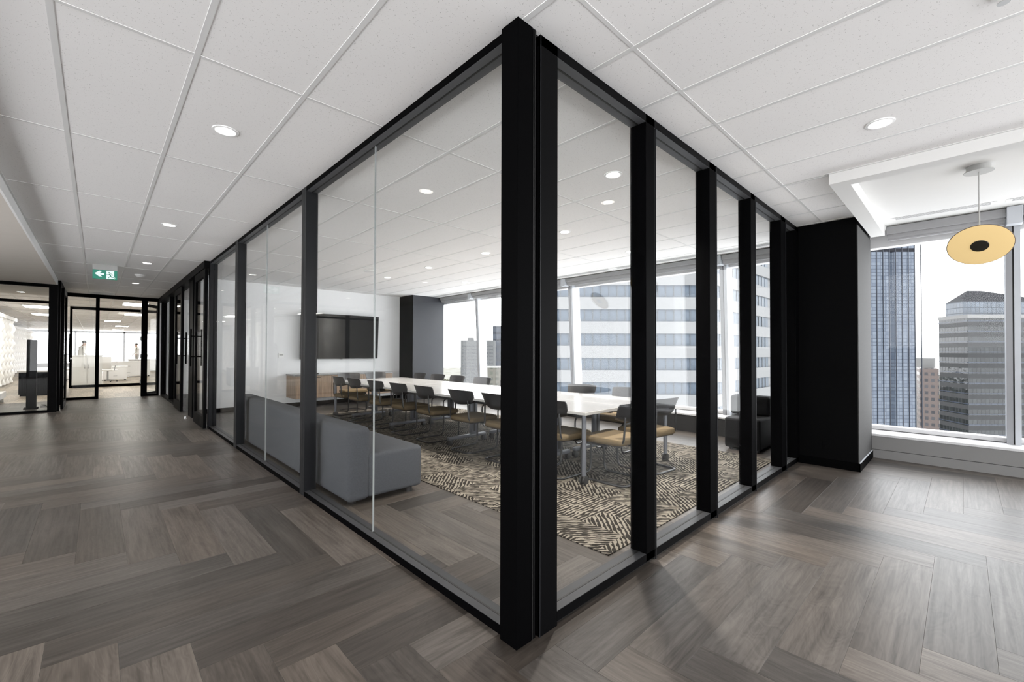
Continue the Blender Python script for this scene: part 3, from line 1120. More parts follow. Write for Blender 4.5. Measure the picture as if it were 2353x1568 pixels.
def circle(cx, cz, r, n=14):
    return [(cx + r * math.cos(2 * math.pi * i / n), cz + r * math.sin(2 * math.pi * i / n)) for i in range(n)]


# face runs x -.155..+.155, z 0..158 mm, as read off the sign
sx = lambda u: -.155 + (u - 280) / 1280 * .31
sz = lambda v: .158 - (v - 650) / 500 * .158
ar = [(sx(380), sz(868)), (sx(610), sz(718)), (sx(770), sz(724)), (sx(655), sz(822)), (sx(880), sz(832)), (sx(875), sz(930)), (sx(655), sz(925)), (sx(770), sz(1025)), (sx(610), sz(1020))]
flat('arrow', 'signwhite', [ar[0:4] + ar[6:9] if False else [ar[0], ar[1], ar[2], ar[3]], [ar[3], ar[4], ar[5], ar[6]], [ar[0], ar[3], ar[6]], [ar[6], ar[7], ar[8], ar[0]]], pl, .0062)
flat('doorway', 'signwhite', [[(sx(985), sz(690)), (sx(1390), sz(665)), (sx(1390), sz(1085)), (sx(985), sz(1120))], [(sx(1390), sz(1060)), (sx(1450), sz(1110)), (sx(1370), sz(1110))]], pl, .0062)
man = [circle(sx(1130), sz(775), .0085)]
man += stroke([(sx(1150), sz(850)), (sx(1215), sz(965))], .016)
man += stroke([(sx(1160), sz(840)), (sx(1070), sz(895)), (sx(1000), sz(880))], .006)
man += stroke([(sx(1160), sz(835)), (sx(1265), sz(835)), (sx(1325), sz(910))], .006)
man += stroke([(sx(1200), sz(950)), (sx(1090), sz(1075))], .008)
man += stroke([(sx(1225), sz(960)), (sx(1260), sz(1025)), (sx(1385), sz(1030))], .008)
flat('running_man', 'green', man, pl, .0048)
flat('foot', 'signwhite', stroke([(sx(1392), sz(1020)), (sx(1450), sz(1050))], .008), pl, .0056)
sd = thing('smoke_detector', 'white smoke detector on the corridor ceiling past the exit sign', 'smoke detector', (-.72, 9.72, 2.749))
MB().lathe([(.075, 0), (.075, -.02), (.06, -.028), (.05, -.045), (.02, -.055)], 20).build('body', 'plastic', sd, True)
MB().lathe([(.085, 0), (.085, -.008)], 20).build('base', 'plastic', sd, True)
sp = thing('sprinkler', 'small sprinkler head near the corridor end', 'sprinkler', (-1.22, 13.1, 2.749))
MB().lathe([(.035, 0), (.035, -.004), (.01, -.006), (.01, -.03)], 14).build('rosette', 'plastic', sp, True)
MB().lathe([(.02, -.032), (.02, -.035)], 12).build('deflector', 'chrome', sp)
sp = thing('sprinkler', 'small sprinkler head over the open area at the top right corner', 'sprinkler', (1.345, -1.46, 2.749))
MB().lathe([(.035, 0), (.035, -.004), (.01, -.006), (.01, -.03)], 14).build('rosette', 'plastic', sp, True)
MB().lathe([(.02, -.032), (.02, -.035)], 12).build('deflector', 'chrome', sp)
gv = thing('ceiling_grille', 'pale ceiling air grille just before the end screen', 'air vent', (-1.22, 14.1, 2.749))
box('backing', 'aludark', (-.235, -.22, -.002, .235, .22, .002), gv)
for k in range(9):
    box('blade', 'bar', (-.235, -.22 + k * .052, -.008, .235, -.196 + k * .052, -.001), gv)
sk = thing('ceiling_speaker', 'round white ceiling speaker in the meeting room', 'speaker', (2.3, 6.2, 2.749))
MB().lathe([(.11, 0), (.11, -.006), (.1, -.008)], 26).build('grille', 'plastic', sk, True)
for k, (x, y) in enumerate(((-.43, 17.05), (-.21, 22.25), (-.74, 28.37), (-.21, 34.5), (-.22, 40.8), (-2.79, 20.4), (-2.92, 25.0), (-4.6, 16.5))):
    t = thing('troffer', 'glowing rectangular ceiling panel in the far office, %s' % ('nearest the corridor doorway', 'second from the doorway', 'third from the doorway, set to the left', 'fourth from the doorway', 'farthest from the doorway', 'nearest one behind the left-hand screen', 'second one behind the left-hand screen', 'leftmost behind the left-hand screen')[k], 'ceiling light', (x, y, 2.748), 0, 'glowing office ceiling panels')
    box('frame', 'bar', (-.32, -.62, -.006, .32, .62, 0), t)
    box('diffuser', 'troffer', (-.29, -.59, -.009, .29, .59, -.006), t)


# ------------------------------------------------------------------ pendants
def pendant(loc, label, turn, zc=2.782):
    t = thing('pendant_lamp', label, 'pendant lamp', (loc[0], loc[1], loc[2]), 0, 'golden disc pendants')
    top = zc - loc[2]
    MB().lathe([(.0, top), (.072, top), (.072, top - .042), (.088, top - .044), (.088, top - .05), (0.0, top - .05)][1:5], 28).build('canopy', 'greymetal', t, True)
    MB().tube([(0, 0, top - .05), (0, 0, .03)], .0045, 8).build('stem', 'greymetal', t, True)
    Mx = Matrix.Rotation(turn, 3, 'Z') @ Matrix.Rotation(math.radians(46), 3, 'Y')
    R = .185
    MB().lathe([(.02, .034), (.09, .030), (.15, .018), (.180, .004), (R, -.004), (.183, -.008), (.15, -.012), (.08, -.014), (.055, -.0145)], 56, (0, 0, 0), Mx).build('dish', 'dish', t, True)
    MB().tube([Mx @ Vector(((R + .001) * math.cos(2 * math.pi * i / 48), (R + .001) * math.sin(2 * math.pi * i / 48), -.004)) for i in range(48)], .0026, 6, closed=True).build('rim', 'rim', t, True)
    MB().lathe([(.050, -.013), (.053, -.018), (.050, -.022), (.03, -.023)], 36, (0, 0, 0), Mx).build('core', 'dotblack', t, True)
    MB().lathe([(.016, .06), (.018, .03)], 14, (0, 0, 0), Mx).build('joint', 'greymetal', t, True)
    return t


pendant((3.78, -1.433, 2.148), 'golden tilted disc pendant with dark core hanging before the right window', math.radians(0))
pendant((5.0, -2.95, 2.17), 'second golden disc pendant, seen only mirrored in the glass screen', math.radians(20))

# ------------------------------------------------------------------ meeting tables
def caster(parent, x, y, r=.036):
    c = MB()
    for s in (-.018, .018):
        c.lathe([(r * .8, -.011), (r, -.008), (r, .008), (r * .8, .011)], 16, (x, y + s, r), Matrix.Rotation(math.radians(90), 3, 'X'))
    c.tube([(x, y, r), (x + .0, y, r + .045)], .011, 8)
    return c.build('caster', 'rubber', parent, True)


ZT = .70


def table(lab, x0, x1, y0, y1, tees, posts):
    cx, cy = (x0 + x1) / 2, (y0 + y1) / 2
    t = thing('meeting_table', lab, 'table', (cx, cy, .007), 0, 'white meeting tables pushed together')
    hx, hy = (x1 - x0) / 2, (y1 - y0) / 2
    zz = ZT - .007
    tp = MB().box(-hx, -hy, zz - .030, hx, hy, zz, bev=.003, seg=2).build('tabletop', 'tedge', t)
    MB().box(-hx + .003, -hy + .003, zz - .0004, hx - .003, hy - .003, zz + .0006).build('surface', 'table', tp)
    b = MB()
    b.box(-hx + .10, -hy + .12, zz - .075, -hx + .14, hy - .12, zz - .03)
    b.box(hx - .14, -hy + .12, zz - .075, hx - .10, hy - .12, zz - .03)
    b.build('under_rail', 'blacksteel', t)
    for ty in tees:
        y = ty - cy
        f = MB().box(-hx + .06, y - .030, .072, hx - .04, y + .030, .112, bev=.008, seg=2).build('foot_bar', 'steel', t, True)
        c = MB()
        c.box(-.055 + .12, y - .028, .11, .055 + .12, y + .028, zz - .03, bev=.008, seg=2)
        c.build('column', 'steel', t, True)
        MB().box(.105, y - .0295, .15, .135, y - .0275, zz - .08).build('column_groove', 'blacksteel', t)
        MB().box(-.22, y - .03, zz - .06, .30, y + .03, zz - .03).build('bracket', 'blacksteel', t)
        for s in (-hx + .085, hx - .065):
            caster(t, s, y)
    for s in posts:
        px, py = s[0] - cx, s[1] - cy
        MB().cyl(px, py, .075, zz - .03, .0225, 20).build('leg', 'steel', t, True)
        caster(t, px, py, .042)
    return t


XA, XM, XB = 2.05, 2.80, 3.57
table('white meeting table at the near end, left side, with a round grey corner leg', XA, XM, 1.16, 3.19, (1.93,), ((2.085, 1.20),))
table('white meeting table in the middle of the left side', XA, XM, 3.195, 5.25, (3.47, 5.07), ())
table('white meeting table at the far end, left side, by the credenza', XA, XM, 5.255, 7.25, (6.49,), ((2.085, 7.21),))
table('white meeting table at the near end, window side', XM + .004, XB, 1.06, 3.19, (1.93,), ((3.53, 1.10),))
table('white meeting table in the middle of the window side', XM + .004, XB, 3.195, 5.25, (3.47, 5.07), ())
table('white meeting table at the far end, window side', XM + .004, XB, 5.255, 7.25, (6.49,), ((3.53, 7.21),))


# ------------------------------------------------------------------ chairs
def rounded(pts, r, n=5):
    out = []
    m = len(pts)
    for i in range(m):
        a, b, c = Vector(pts[i - 1]), Vector(pts[i]), Vector(pts[(i + 1) % m])
        s, e = b + (a - b).normalized() * r, b + (c - b).normalized() * r
        for j in range(n + 1):
            t = j / n
            q = s * (1 - t) ** 2 + b * 2 * t * (1 - t) + e * t * t
            out.append((q.x, q.y))
    return out


def make_chair(label):
    t = thing('cantilever_chair', label, 'chair', (0, 0, .007), 0, 'cantilever chairs around the meeting tables')
    # seat cushion: rounded plan, soft edge
    plan = rounded([(-.235, -.225), (.225, -.25), (.225, .25), (-.235, .225)], .075)
    c = MB()
    rings = []
    for z, k in ((.385, .93), (.392, .975), (.405, 1.0), (.428, 1.0), (.440, .975), (.4455, .92), (.448, .7)):
        rings.append([c.bm.verts.new((x * k, y * k, z + (.006 * (1 - ((x * k) / .24) ** 2) if z > .43 else 0))) for x, y in plan])
    n = len(plan)
    for a, b in zip(rings, rings[1:]):
        for i in range(n):
            c.bm.faces.new((a[i], a[(i + 1) % n], b[(i + 1) % n], b[i]))
    c.bm.faces.new(rings[0][::-1])
    c.bm.faces.new(rings[-1])
    c.build('seat', 'seat', t, True)
    MB().box(-.2, -.2, .372, .2, .2, .388, bev=.004).build('seat_pan', 'shell', t)
    # curved shell backrest
    s = MB()
    nu, nv = 14, 6
    G = {}
    for side in (0, 1):
        for i in range(nu + 1):
            u = -1 + 2 * i / nu
            for j in range(nv + 1):
                v = j / nv
                wdt = .225 + .028 * v - (.03 if v == 0 else 0) - (.012 if v == 1 else 0)
                y = u * wdt
                z = .605 + .185 * v + .012 * abs(u) ** 3 * (1 - v) * 2 - .006 * u * u * v
                x = -.252 - .028 * v - .03 * max(0, v - .8) + .085 * (abs(u) ** 2.2) * (1 - .35 * v)
                if j == 0:
                    x += .018
                th = .011 * side
                G[side, i, j] = s.bm.verts.new((x - th, y, z))
    for i in range(nu):
        for j in range(nv):
            s.bm.faces.new((G[0, i, j], G[0, i + 1, j], G[0, i + 1, j + 1], G[0, i, j + 1]))
            s.bm.faces.new((G[1, i, j], G[1, i, j + 1], G[1, i + 1, j + 1], G[1, i + 1, j]))
    for i in range(nu):
        for j in (0, nv):
            s.bm.faces.new((G[0, i, j], G[1, i, j], G[1, i + 1, j], G[0, i + 1, j]))
    for j in range(nv):
        for i in (0, nu):
            s.bm.faces.new((G[0, i, j], G[0, i, j + 1], G[1, i, j + 1], G[1, i, j]))
    s.build('backrest', 'shell', t, True)
    # closed sled loop: rear cross tube on the floor, runners, front uprights, under-seat arms
    R = .0115
    for sg in (-1, 1):
        MB().tube([(-.245, sg * .05 * 0, R), (-.245, sg * .19, R), (.235, sg * .20, R), (.245, sg * .20, .365), (-.05, sg * .19, .372)], R, 8, bend=.07).build('sled_leg', 'blacksteel', t, True)
        MB().tube([(-.05, sg * .19, .378), (-.235, sg * .185, .40), (-.245, sg * .17, .66)], .010, 8, bend=.06).build('back_post', 'blacksteel', t, True)
    return t


LEFTY = [(6.92, 'farthest chair of the corridor-side row, beside the far table leg'), (6.24, 'second chair from the far end in the corridor-side row'),
         (5.43, 'third chair from the far end in the corridor-side row'), (4.66, 'fourth chair from the far end in the corridor-side row'),
         (3.93, 'fifth chair from the far end in the corridor-side row'), (3.09, 'sixth chair from the far end in the corridor-side row'),
         (2.40, 'corridor-side chair half hidden by the corner post'), (1.62, 'corridor-side chair nearest the screen, right of the corner post')]
chair = None
for y, lab in LEFTY:
    lab = 'black mustard-seated ' + lab
    if chair is None:
        chair = make_chair(lab)
        chair.location = (2.245, y, .007)
    else:
        dup(chair, (2.245, y + random.uniform(-.01, .01), .007), math.radians(random.uniform(-3, 3)), lab)
for k, y in enumerate((7.0, 6.3, 5.62, 4.85, 4.1, 3.3, 2.55, 1.8)):
    dup(chair, (3.64, y, .007), math.radians(180 + random.uniform(-4, 4)), 'black mustard-seated chair on the window side, ' + ('farthest back', 'second from the back', 'third from the back', 'fourth from the back', 'fourth from the near end', 'third from the near end', 'second from the near end', 'nearest the glass screen')[k])
dup(chair, (2.43, 1.10, .007), math.radians(90), 'chair at the near table end with its tan seat right of the table leg')
dup(chair, (3.06, 1.08, .007), math.radians(83), 'chair at the near table end closest to the windows')
dup(chair, (2.66, 7.72, .007), math.radians(-90), 'left chair at the far table end, before the credenza')
dup(chair, (3.29, 7.74, .007), math.radians(-90), 'right chair at the far table end, before the credenza')


# ------------------------------------------------------------------ sofas
def softbox(b, x0, y0, z0, x1, y1, z1, r=.05):
    return b.box(x0, y0, z0, x1, y1, z1, bev=r, seg=4)


t = thing('sofa', 'low slate-grey backed bench sofa against the corridor glass', 'sofa', (.17, 2.14, 0))
L = 3.86
softbox(MB(), .175, 0, .045, .705, L, .415, .035).build('seat', 'sofa', t, True)
softbox(MB(), 0, -.002, .03, .205, L + .002, .645, .05).build('backrest', 'sofa', t, True)
for x, y in ((.08, .1), (.60, .07), (.08, L - .1), (.60, L - .07), (.60, L / 2)):
    MB().cyl(x, y, 0, .05, .035, 14).build('foot', 'blacksteel', t, True)
t = thing('low_armchair', 'small black fabric seat with low back beside the window', 'armchair', (4.69, .43, 0))
softbox(MB(), 0, 0, .03, .66, .43, .425, .03).build('seat', 'sofablack', t, True)
softbox(MB(), .40, .005, .42, .62, .50, .685, .04).build('backrest', 'sofablack', t, True)
for x, y in ((.08, .06), (.58, .06), (.08, .37), (.58, .37)):
    MB().cyl(x, y, 0, .035, .025, 10).build('foot', 'blacksteel', t, True)

# ------------------------------------------------------------------ television, credenza, small wall things
t = thing('television', 'large black wall-mounted television on the white wall', 'television', (2.99, 9.19, 1.085))
Rx = Matrix.Rotation(math.radians(3.0), 4, 'X')
b = MB().box(-.945, -.035, 0, .945, .02, 1.075, bev=.004).build('body', 'tvbody', t)
b.rotation_euler = (math.radians(3.2), 0, 0)
c = MB().box(-.932, -.0365, .018, .932, -.034, 1.062).build('screen', 'screen', b)
m = MB().box(-.3, .02, .35, .3, .105, .75).build('wall_mount', 'tvbody', t)
MB().box(-.03, -.036, -.006, .03, -.02, .0).build('sensor', 'frame', b)

t = thing('credenza', 'wall-hung striped wood credenza with white top under the television', 'cabinet', (1.80, 8.66, .225))
CL = 2.30
box('body', 'walnut', (.0, .02, 0, CL, .638, .50), t)
box('top', 'table', (-.012, -.005, .50, CL + .012, .638, .527), t)
nd = 6
for k in range(nd):
    a = k * CL / nd
    d = MB().box(a + .003, 0, .006, a + CL / nd - .003, .02, .494, bev=.0015).build('cabinet_door', 'walnut', t)
    hx = a + (CL / nd - .03 if k % 2 == 0 else .03) - .0
    s = -1 if k % 2 == 0 else 1
    MB().box(min(hx, hx + s * .11), -.012, .455, max(hx, hx + s * .11), .0, .467).build('handle', 'frame', d)
t = thing('conference_phone', 'low black conference phone on the credenza', 'phone', (2.22, 8.95, .753))
b = MB()
b.prism([(-.13, -.1), (.13, -.1), (.10, .1), (-.10, .1)], 0, .018)
b.build('base', 'frame', t)
v = MB().box(-.1, -.06, 0, .1, .08, .012).build('display', 'frame2', t)
v.rotation_euler = (math.radians(18), 0, 0)
v.location = (0, 0, .03)
t = thing('thermostat', 'small white thermostat on the white wall left of the television', 'thermostat', (1.69, 9.30, 1.12))
MB().box(-.06, -.02, 0, .05, 0, .11, bev=.004).build('body', 'plastic', t)
box('display', 'greymetal', (-.045, -.022, .05, .035, -.02, .09), t)

# ------------------------------------------------------------------ bistro tables of the open area (mirrored in the screen)
t = thing('bistro_table', 'round black pedestal table mirrored in the glass screen', 'table', (3.97, -2.58, 0))
MB().lathe([(.02, .695), (.42, .695), (.45, .705), (.45, .718), (.44, .722)], 48).build('tabletop', 'frame2', t, True)
MB().lathe([(.28, 0), (.28, .008), (.22, .03), (.12, .075), (.06, .15), (.035, .26), (.03, .40), (.03, .695)], 36).build('pedestal', 'blacksteel', t, True)

# ------------------------------------------------------------------ left room and far office
def wave_panel(lab, x, y0, y1, z0, z1, grp='white relief wall panels'):
    t = thing('relief_panel', lab, 'wall panel', (x, y0, z0), 0, grp)
    nu, nv = 110, 48
    b = MB()
    L, Hh = y1 - y0, z1 - z0
    V = [[None] * (nv + 1) for _ in range(nu + 1)]
    for i in range(nu + 1):
        for j in range(nv + 1):
            u, v = i / nu * L, j / nv * Hh
            d = .055 * math.sin(u * 2 * math.pi / .9) * math.cos(v * 2 * math.pi / .58)
            V[i][j] = b.bm.verts.new((.06 + d, u, v))
    for i in range(nu):
        for j in range(nv):
            b.bm.faces.new((V[i][j], V[i + 1][j], V[i + 1][j + 1], V[i][j + 1]))
    b.build('relief', 'wave', t, True)
    box('back_board', 'white', (-.08, -.05, -.0, 0, L + .05, Hh + .1), t)
    box('head_rail', 'white', (-.08, -.08, Hh, .14, L + .08, Hh + .12), t)


wave_panel('white diamond relief wall panel at the far left edge', -3.72, 18.2, 24.4, .05, 2.38)
wave_panel('second white relief wall panel, behind the black kiosk', -4.45, 29.5, 41.0, .05, 2.38)
t = thing('kiosk', 'tall slim black kiosk standing behind the left glass', 'kiosk', (-2.33, 12.75, 0))
MB().box(-.075, -.06, .03, .075, .06, 1.49, bev=.006).build('body', 'frame2', t)
MB().box(-.11, -.1, 0, .11, .1, .03, bev=.004).build('base_plate', 'frame', t)
box('top_cap', 'frame', (-.07, -.055, 1.49, .07, .055, 1.505), t)
t = thing('reception_desk', 'dark fluted reception desk with white top behind the kiosk', 'desk', (-2.85, 16.6, 0))
box('body', 'frame2', (0, 0, .05, .86, .8, .66), t)
box('top', 'desk', (-.03, -.03, .66, .89, .83, .70), t)
for k in range(17):
    box('flute', 'frame', (.01 + k * .05, -.012, .05, .04 + k * .05, 0, .66), t)
box('plinth', 'frame', (.02, .02, 0, .84, .78, .05), t)
t = thing('bench', 'low white bench at the far left edge behind glass', 'bench', (-3.3, 14.2, 0))
MB().box(-.5, 0, .10, .38, .9, .26, bev=.01).build('seat', 'desk', t)
for x in (-.42, .28):
    for y in (.08, .75):
        box('leg', 'desk', (x, y, 0, x + .07, y + .07, .10), t)
t = thing('cable', 'black cable coiled at the foot of the kiosk', 'cable', (-2.14, 12.72, .0))
MB().tube([(.07 * math.cos(a * .7) * (1 - a * .02), .05 * math.sin(a * .7), .008 + .003 * a) for a in range(24)], .006, 6).build('loop', 'rubber', t, True)


def office_desk(lab, x, y, wd, dp, hh, drawers=2):
    t = thing('office_desk', lab, 'desk', (x, y, 0), 0, 'white desks of the far office')
    box('top', 'desk', (-.03, -.02, hh - .03, wd + .03, dp + .02, hh), t)
    b = box('pedestal', 'desk', (0, 0, .06, wd, dp, hh - .03), t)
    for k in range(drawers):
        z0 = .08 + k * (hh - .14) / drawers
        d = box('drawer', 'desk', (.01, -.018, z0, wd - .01, 0, z0 + (hh - .14) / drawers - .012), t)
        box('handle', 'greymetal', (wd / 2 - .06, -.026, z0 + .12, wd / 2 + .06, -.018, z0 + .135), d)
    for px in (.05, wd - .05):
        MB().cyl(px, .06, 0, .06, .025, 10).build('caster', 'rubber', t)
    return t


office_desk('white pedestal desk end seen through the corridor doorway', -1.10, 23.2, .72, .6, .60, 1)
office_desk('white desk row behind the pedestal desk', -1.0, 26.4, 1.6, .7, .74, 2)
office_desk('white desk by the far window on the right', .1, 34.0, 1.5, .7, .72, 2)
t = thing('storage_counter', 'tall white storage counter behind the corridor glass', 'cabinet', (-1.96, 21.1, 0))
box('body', 'desk', (0, 0, .0, .80, .55, 1.06), t)
for k in range(2):
    d = box('cabinet_door', 'desk', (.01 + k * .40, -.02, .07, .39 + k * .40, 0, 1.04), t)
    box('handle', 'greymetal', (.33 + k * .10, -.028, .6, .345 + k * .10, -.02, .75), d)
box('top', 'desk', (-.02, -.03, 1.06, .82, .57, 1.09), t)
for k, (x, y, rz, lab) in enumerate(((-.98, 22.55, 70, 'pale office swivel chair before the pedestal desk'), (.55, 33.2, 200, 'grey office swivel chair at the right far desk'), (-2.05, 24.5, 20, 'office swivel chair behind the reception desk'))):
    t = thing('office_chair', lab, 'chair', (x, y, 0), math.radians(rz), 'swivel chairs of the far office')
    MB().box(-.24, -.24, .44, .24, .24, .50, bev=.03, seg=2).build('seat', 'desk', t, True)
    b = MB().box(-.26, -.22, .56, -.21, .22, 1.05, bev=.03, seg=2).build('backrest', 'desk', t, True)
    b.rotation_euler = (0, math.radians(-5.3), 0)
    MB().cyl(0, 0, .08, .44, .03, 12).build('stem', 'greymetal', t)
    for q in range(5):
        a = q * 2 * math.pi / 5
        MB().tube([(0, 0, .09), (.28 * math.cos(a), .28 * math.sin(a), .055)], .018, 6).build('spoke', 'greymetal', t)
        MB().lathe([(.025, -.012), (.025, .012)], 10, (.28 * math.cos(a), .28 * math.sin(a), .025), Matrix.Rotation(math.radians(90), 3, 'X')).build('caster', 'rubber', t)
    for s in (-1, 1):
        MB().tube([(-.1, s * .24, .47), (-.1, s * .27, .66), (.12, s * .27, .67)], .015, 6, bend=.05).build('armrest', 'greymetal', t)


def person(lab, loc, rz, lean=0):
    V = [(0, 0, .95), (0, 0, 1.12), (.02 + lean * .3, 0, 1.32), (.03 + lean * .5, 0, 1.46), (.06 + lean * .7, 0, 1.55), (.07 + lean * .8, 0, 1.64), (.07 + lean * .85, 0, 1.72)]
    R = [(.15, .12), (.135, .10), (.17, .12), (.12, .09), (.058, .058), (.085, .095), (.065, .075)]
    E = [(0, 1), (1, 2), (2, 3), (3, 4), (4, 5), (5, 6)]
    for s in (-1, 1):
        b = len(V)
        V += [(0, s * .10, .88), (.03 * s + .03, s * .11, .50), (-.02 + .09 * s, s * .11, .09), (.12 + .09 * s, s * .12, .04)]
        R += [(.10, .10), (.065, .065), (.042, .042), (.038, .03)]
        E += [(0, b), (b, b + 1), (b + 1, b + 2), (b + 2, b + 3)]
        b = len(V)
        V += [(.03 + lean * .45, s * .20, 1.40), (.02 + lean * .4 + (.05 if s > 0 else -.03), s * .25, 1.14), (.16 + lean * .4, s * .22, .95), (.21 + lean * .4, s * .215, .88)]
        R += [(.062, .062), (.046, .046), (.032, .032), (.035, .02)]
        E += [(3, b), (b, b + 1), (b + 1, b + 2), (b + 2, b + 3)]
    me = bpy.data.meshes.new('person_body')
    me.from_pydata(V, E, [])
    o = bpy.data.objects.new('tmp_body', me)
    COL.objects.link(o)
    sm = o.modifiers.new('skin', 'SKIN')
    if not me.skin_vertices:
        bpy.context.view_layer.objects.active = o
    lay = me.skin_vertices[0] if me.skin_vertices else None
    for i, r in enumerate(R):
        lay.data[i].radius = r
        lay.data[i].use_root = (i == 0)
    o.modifiers.new('sub', 'SUBSURF').levels = 1
    dg = bpy.context.evaluated_depsgraph_get()
    m2 = bpy.data.meshes.new_from_object(o.evaluated_get(dg))
    bpy.data.objects.remove(o, do_unlink=True)
    m2.materials.clear()
    for k in ('trouser', 'shirt', 'skin', 'rubber'):
        m2.materials.append(MT[k])
    for p in m2.polygons:
        c = p.center
        p.use_smooth = True
        p.material_index = 3 if c.z < .07 else 0 if (c.z < .98 and abs(c.y) < .19) else 2 if (c.z > 1.50 or (abs(c.y) > .17 and c.z < 1.0)) else 1
    t = thing('person', lab, 'person', loc, rz, None)
    b = bpy.data.objects.new('body', m2)
    COL.objects.link(b)
    b.parent = t
    MB().lathe([(.04, 1.575 + .10), (.088, 1.66), (.092, 1.70), (.08, 1.75), (.04, 1.785)], 14, (.055 + lean * .85, 0, .0)).build('hair', 'hair', t, True)
    return t


person('person in pale shirt and light trousers standing by the far right window', (.84, 40.6, 0), math.radians(200))
person('person in pale clothes leaning over the far counter on the left', (-1.9, 30.5, 0), math.radians(20), .08)

# ------------------------------------------------------------------ the city outside
GZ = -105.0
# the stretch of city the windows look over; the rest, near ground too, left open so white haze lights the ceilings
ring = [(420 * math.cos(math.radians(a)), 420 * math.sin(math.radians(a))) for a in range(62, -15, -4)]
ring += [(2800 * math.cos(math.radians(a)), 2800 * math.sin(math.radians(a))) for a in range(-14, 63, 4)]
gnd = struct(MB().prism(ring, GZ - 1, GZ).build('ground_city', 'ground'))


def uvbox(mb_me, sx, sy, z0, z1):
    """uv in metres: along the wall, up the wall"""
    uvl = mb_me.uv_layers.new(name='UVMap')
    for p in mb_me.polygons:
        n = p.normal
        for k in p.loop_indices:
            c = mb_me.vertices[mb_me.loops[k].vertex_index].co
            if abs(n.z) > .7:
                uvl.data[k].uv = (c.x, c.y)
            else:
                t = Vector((-n.y, n.x, 0)).normalized()
                uvl.data[k].uv = (c.x * t.x + c.y * t.y, c.z)


def tower_poly(name, mat, pts, z0, z1, parent):
    o = MB().prism(pts, z0, z1).build(name, mat, parent)
    uvbox(o.data, 0, 0, z0, z1)
    return o


# tall blue glass tower with a notched front, rounded right corner
a = Vector((166, 19.5))
t = thing('glass_tower', 'tall blue glass skyscraper with notched front, left in the right window', 'building', (172, 13, GZ))
d = Vector((172.5 - 165, 12.3 - 19.6)).normalized()
nrm = Vector((d.y, -d.x))
if nrm.x > 0:
    nrm = -nrm
O2 = Vector((172, 13))


def L2(u, v):
    q = d * u - nrm * v
    return (q.x, q.y)


tower_poly('shaft', 'tower', [L2(-17, 0), L2(-1.0, 0), L2(-.4, .9), L2(.3, 0), L2(6.3, 0), L2(7.0, .8), L2(7.3, 2.2), L2(7.3, 26), L2(-17, 26)], 0, 34.0 - GZ, t)
tower_poly('crown', 'towertop', [L2(-17, .3), L2(-1.0, .3), L2(-.4, 1.2), L2(.3, .3), L2(6.2, .3), L2(7.0, 2.0), L2(7.0, 25), L2(-17, 25)], 32.5 - GZ + 1.5, 35.0 - GZ, t)
for k in range(-7, 5):
    for du in (0, .45):
        u = k * 1.95 + du * 0
    q = L2(k * 1.95 + .55, -.18)
    q2 = L2(k * 1.95 + .75, .05)
    MB().prism([L2(k * 1.9 + .5, -.16), L2(k * 1.9 + .68, -.16), L2(k * 1.9 + .68, .05), L2(k * 1.9 + .5, .05)], 0, 34.0 - GZ).build('pier', 'towerdark', t)
tower_poly('band', 'roof', [L2(-17, -.1), L2(6.3, -.1), L2(7.35, 1.0), L2(7.35, 2), L2(-17, 2)], 31.6 - GZ, 32.6 - GZ, t)

# broad tower with a hipped metal roof
t = thing('hipped_tower', 'dark glass office tower with hipped roof and pale crown in the right window', 'building', (216.5, -2.5, GZ))
C0 = Vector((216.5, -2.5))
pl_ = Vector((228, 4.9)) - C0      # left end of the receding face
pr_ = Vector((243, -27.0)) - C0    # right end
pk_ = pl_ + pr_
tower_poly('shaft', 'tower2', [(0, 0), (pl_.x, pl_.y), (pk_.x, pk_.y), (pr_.x, pr_.y)][::-1], 0, 14.2 - GZ, t)
tower_poly('parapet', 'conc', [(-.2, -.05), (pl_.x, pl_.y + .2), (pk_.x, pk_.y), (pr_.x, pr_.y - .2)][::-1], 13.2 - GZ, 14.4 - GZ, t)
s0 = pl_ * .22 + pr_ * .02
s1 = pl_ * .82 + pr_ * .02
s2 = pl_ * .82 + pr_ * .98
s3 = pl_ * .22 + pr_ * .98
tower_poly('crown', 'towertop', [(s0.x, s0.y), (s1.x, s1.y), (s2.x, s2.y), (s3.x, s3.y)][::-1], 14.2 - GZ, 19.3 - GZ, t)
b = MB()
z0, z1 = 19.3 - GZ, 23.6 - GZ
base = [b.bm.verts.new((p.x, p.y, z0)) for p in (s0, s1, s2, s3)]
q1 = (s0 + s1) / 2 * .86 + (s2 + s3) / 2 * .14
q2 = (s0 + s1) / 2 * .70 + (s2 + s3) / 2 * .30
m1, m2 = b.bm.verts.new((q1.x, q1.y, z1)), b.bm.verts.new((q2.x, q2.y, z1))
for f in ((base[0], base[1], m1), (base[1], base[2], m2, m1), (base[2], base[3], m2), (base[3], base[0], m1, m2), tuple(base[::-1])):
    b.bm.faces.new(f)
b.build('hipped_roof', 'roof', t)
b = MB()
for k in range(30):
    z = 12.0 - GZ - k * 3.6
    n1 = Vector((pr_.y, -pr_.x)).normalized() * .15
    if n1.x > 0:
        n1 = -n1
    n2 = Vector((pl_.y, -pl_.x)).normalized() * .15
    if n2.x > 0:
        n2 = -n2
    b.prism([(n1.x, n1.y), (pr_.x + n1.x, pr_.y + n1.y), (pr_.x, pr_.y), (0, 0)], z, z + .32)
    b.prism([(0, 0), (pl_.x, pl_.y), (pl_.x + n2.x, pl_.y + n2.y), (n2.x, n2.y)], z, z + .32)
o = b.build('ledges', 'towerdark', t)
uvbox(o.data, 0, 0, 0, 1)
o['kind'] = 'stuff'

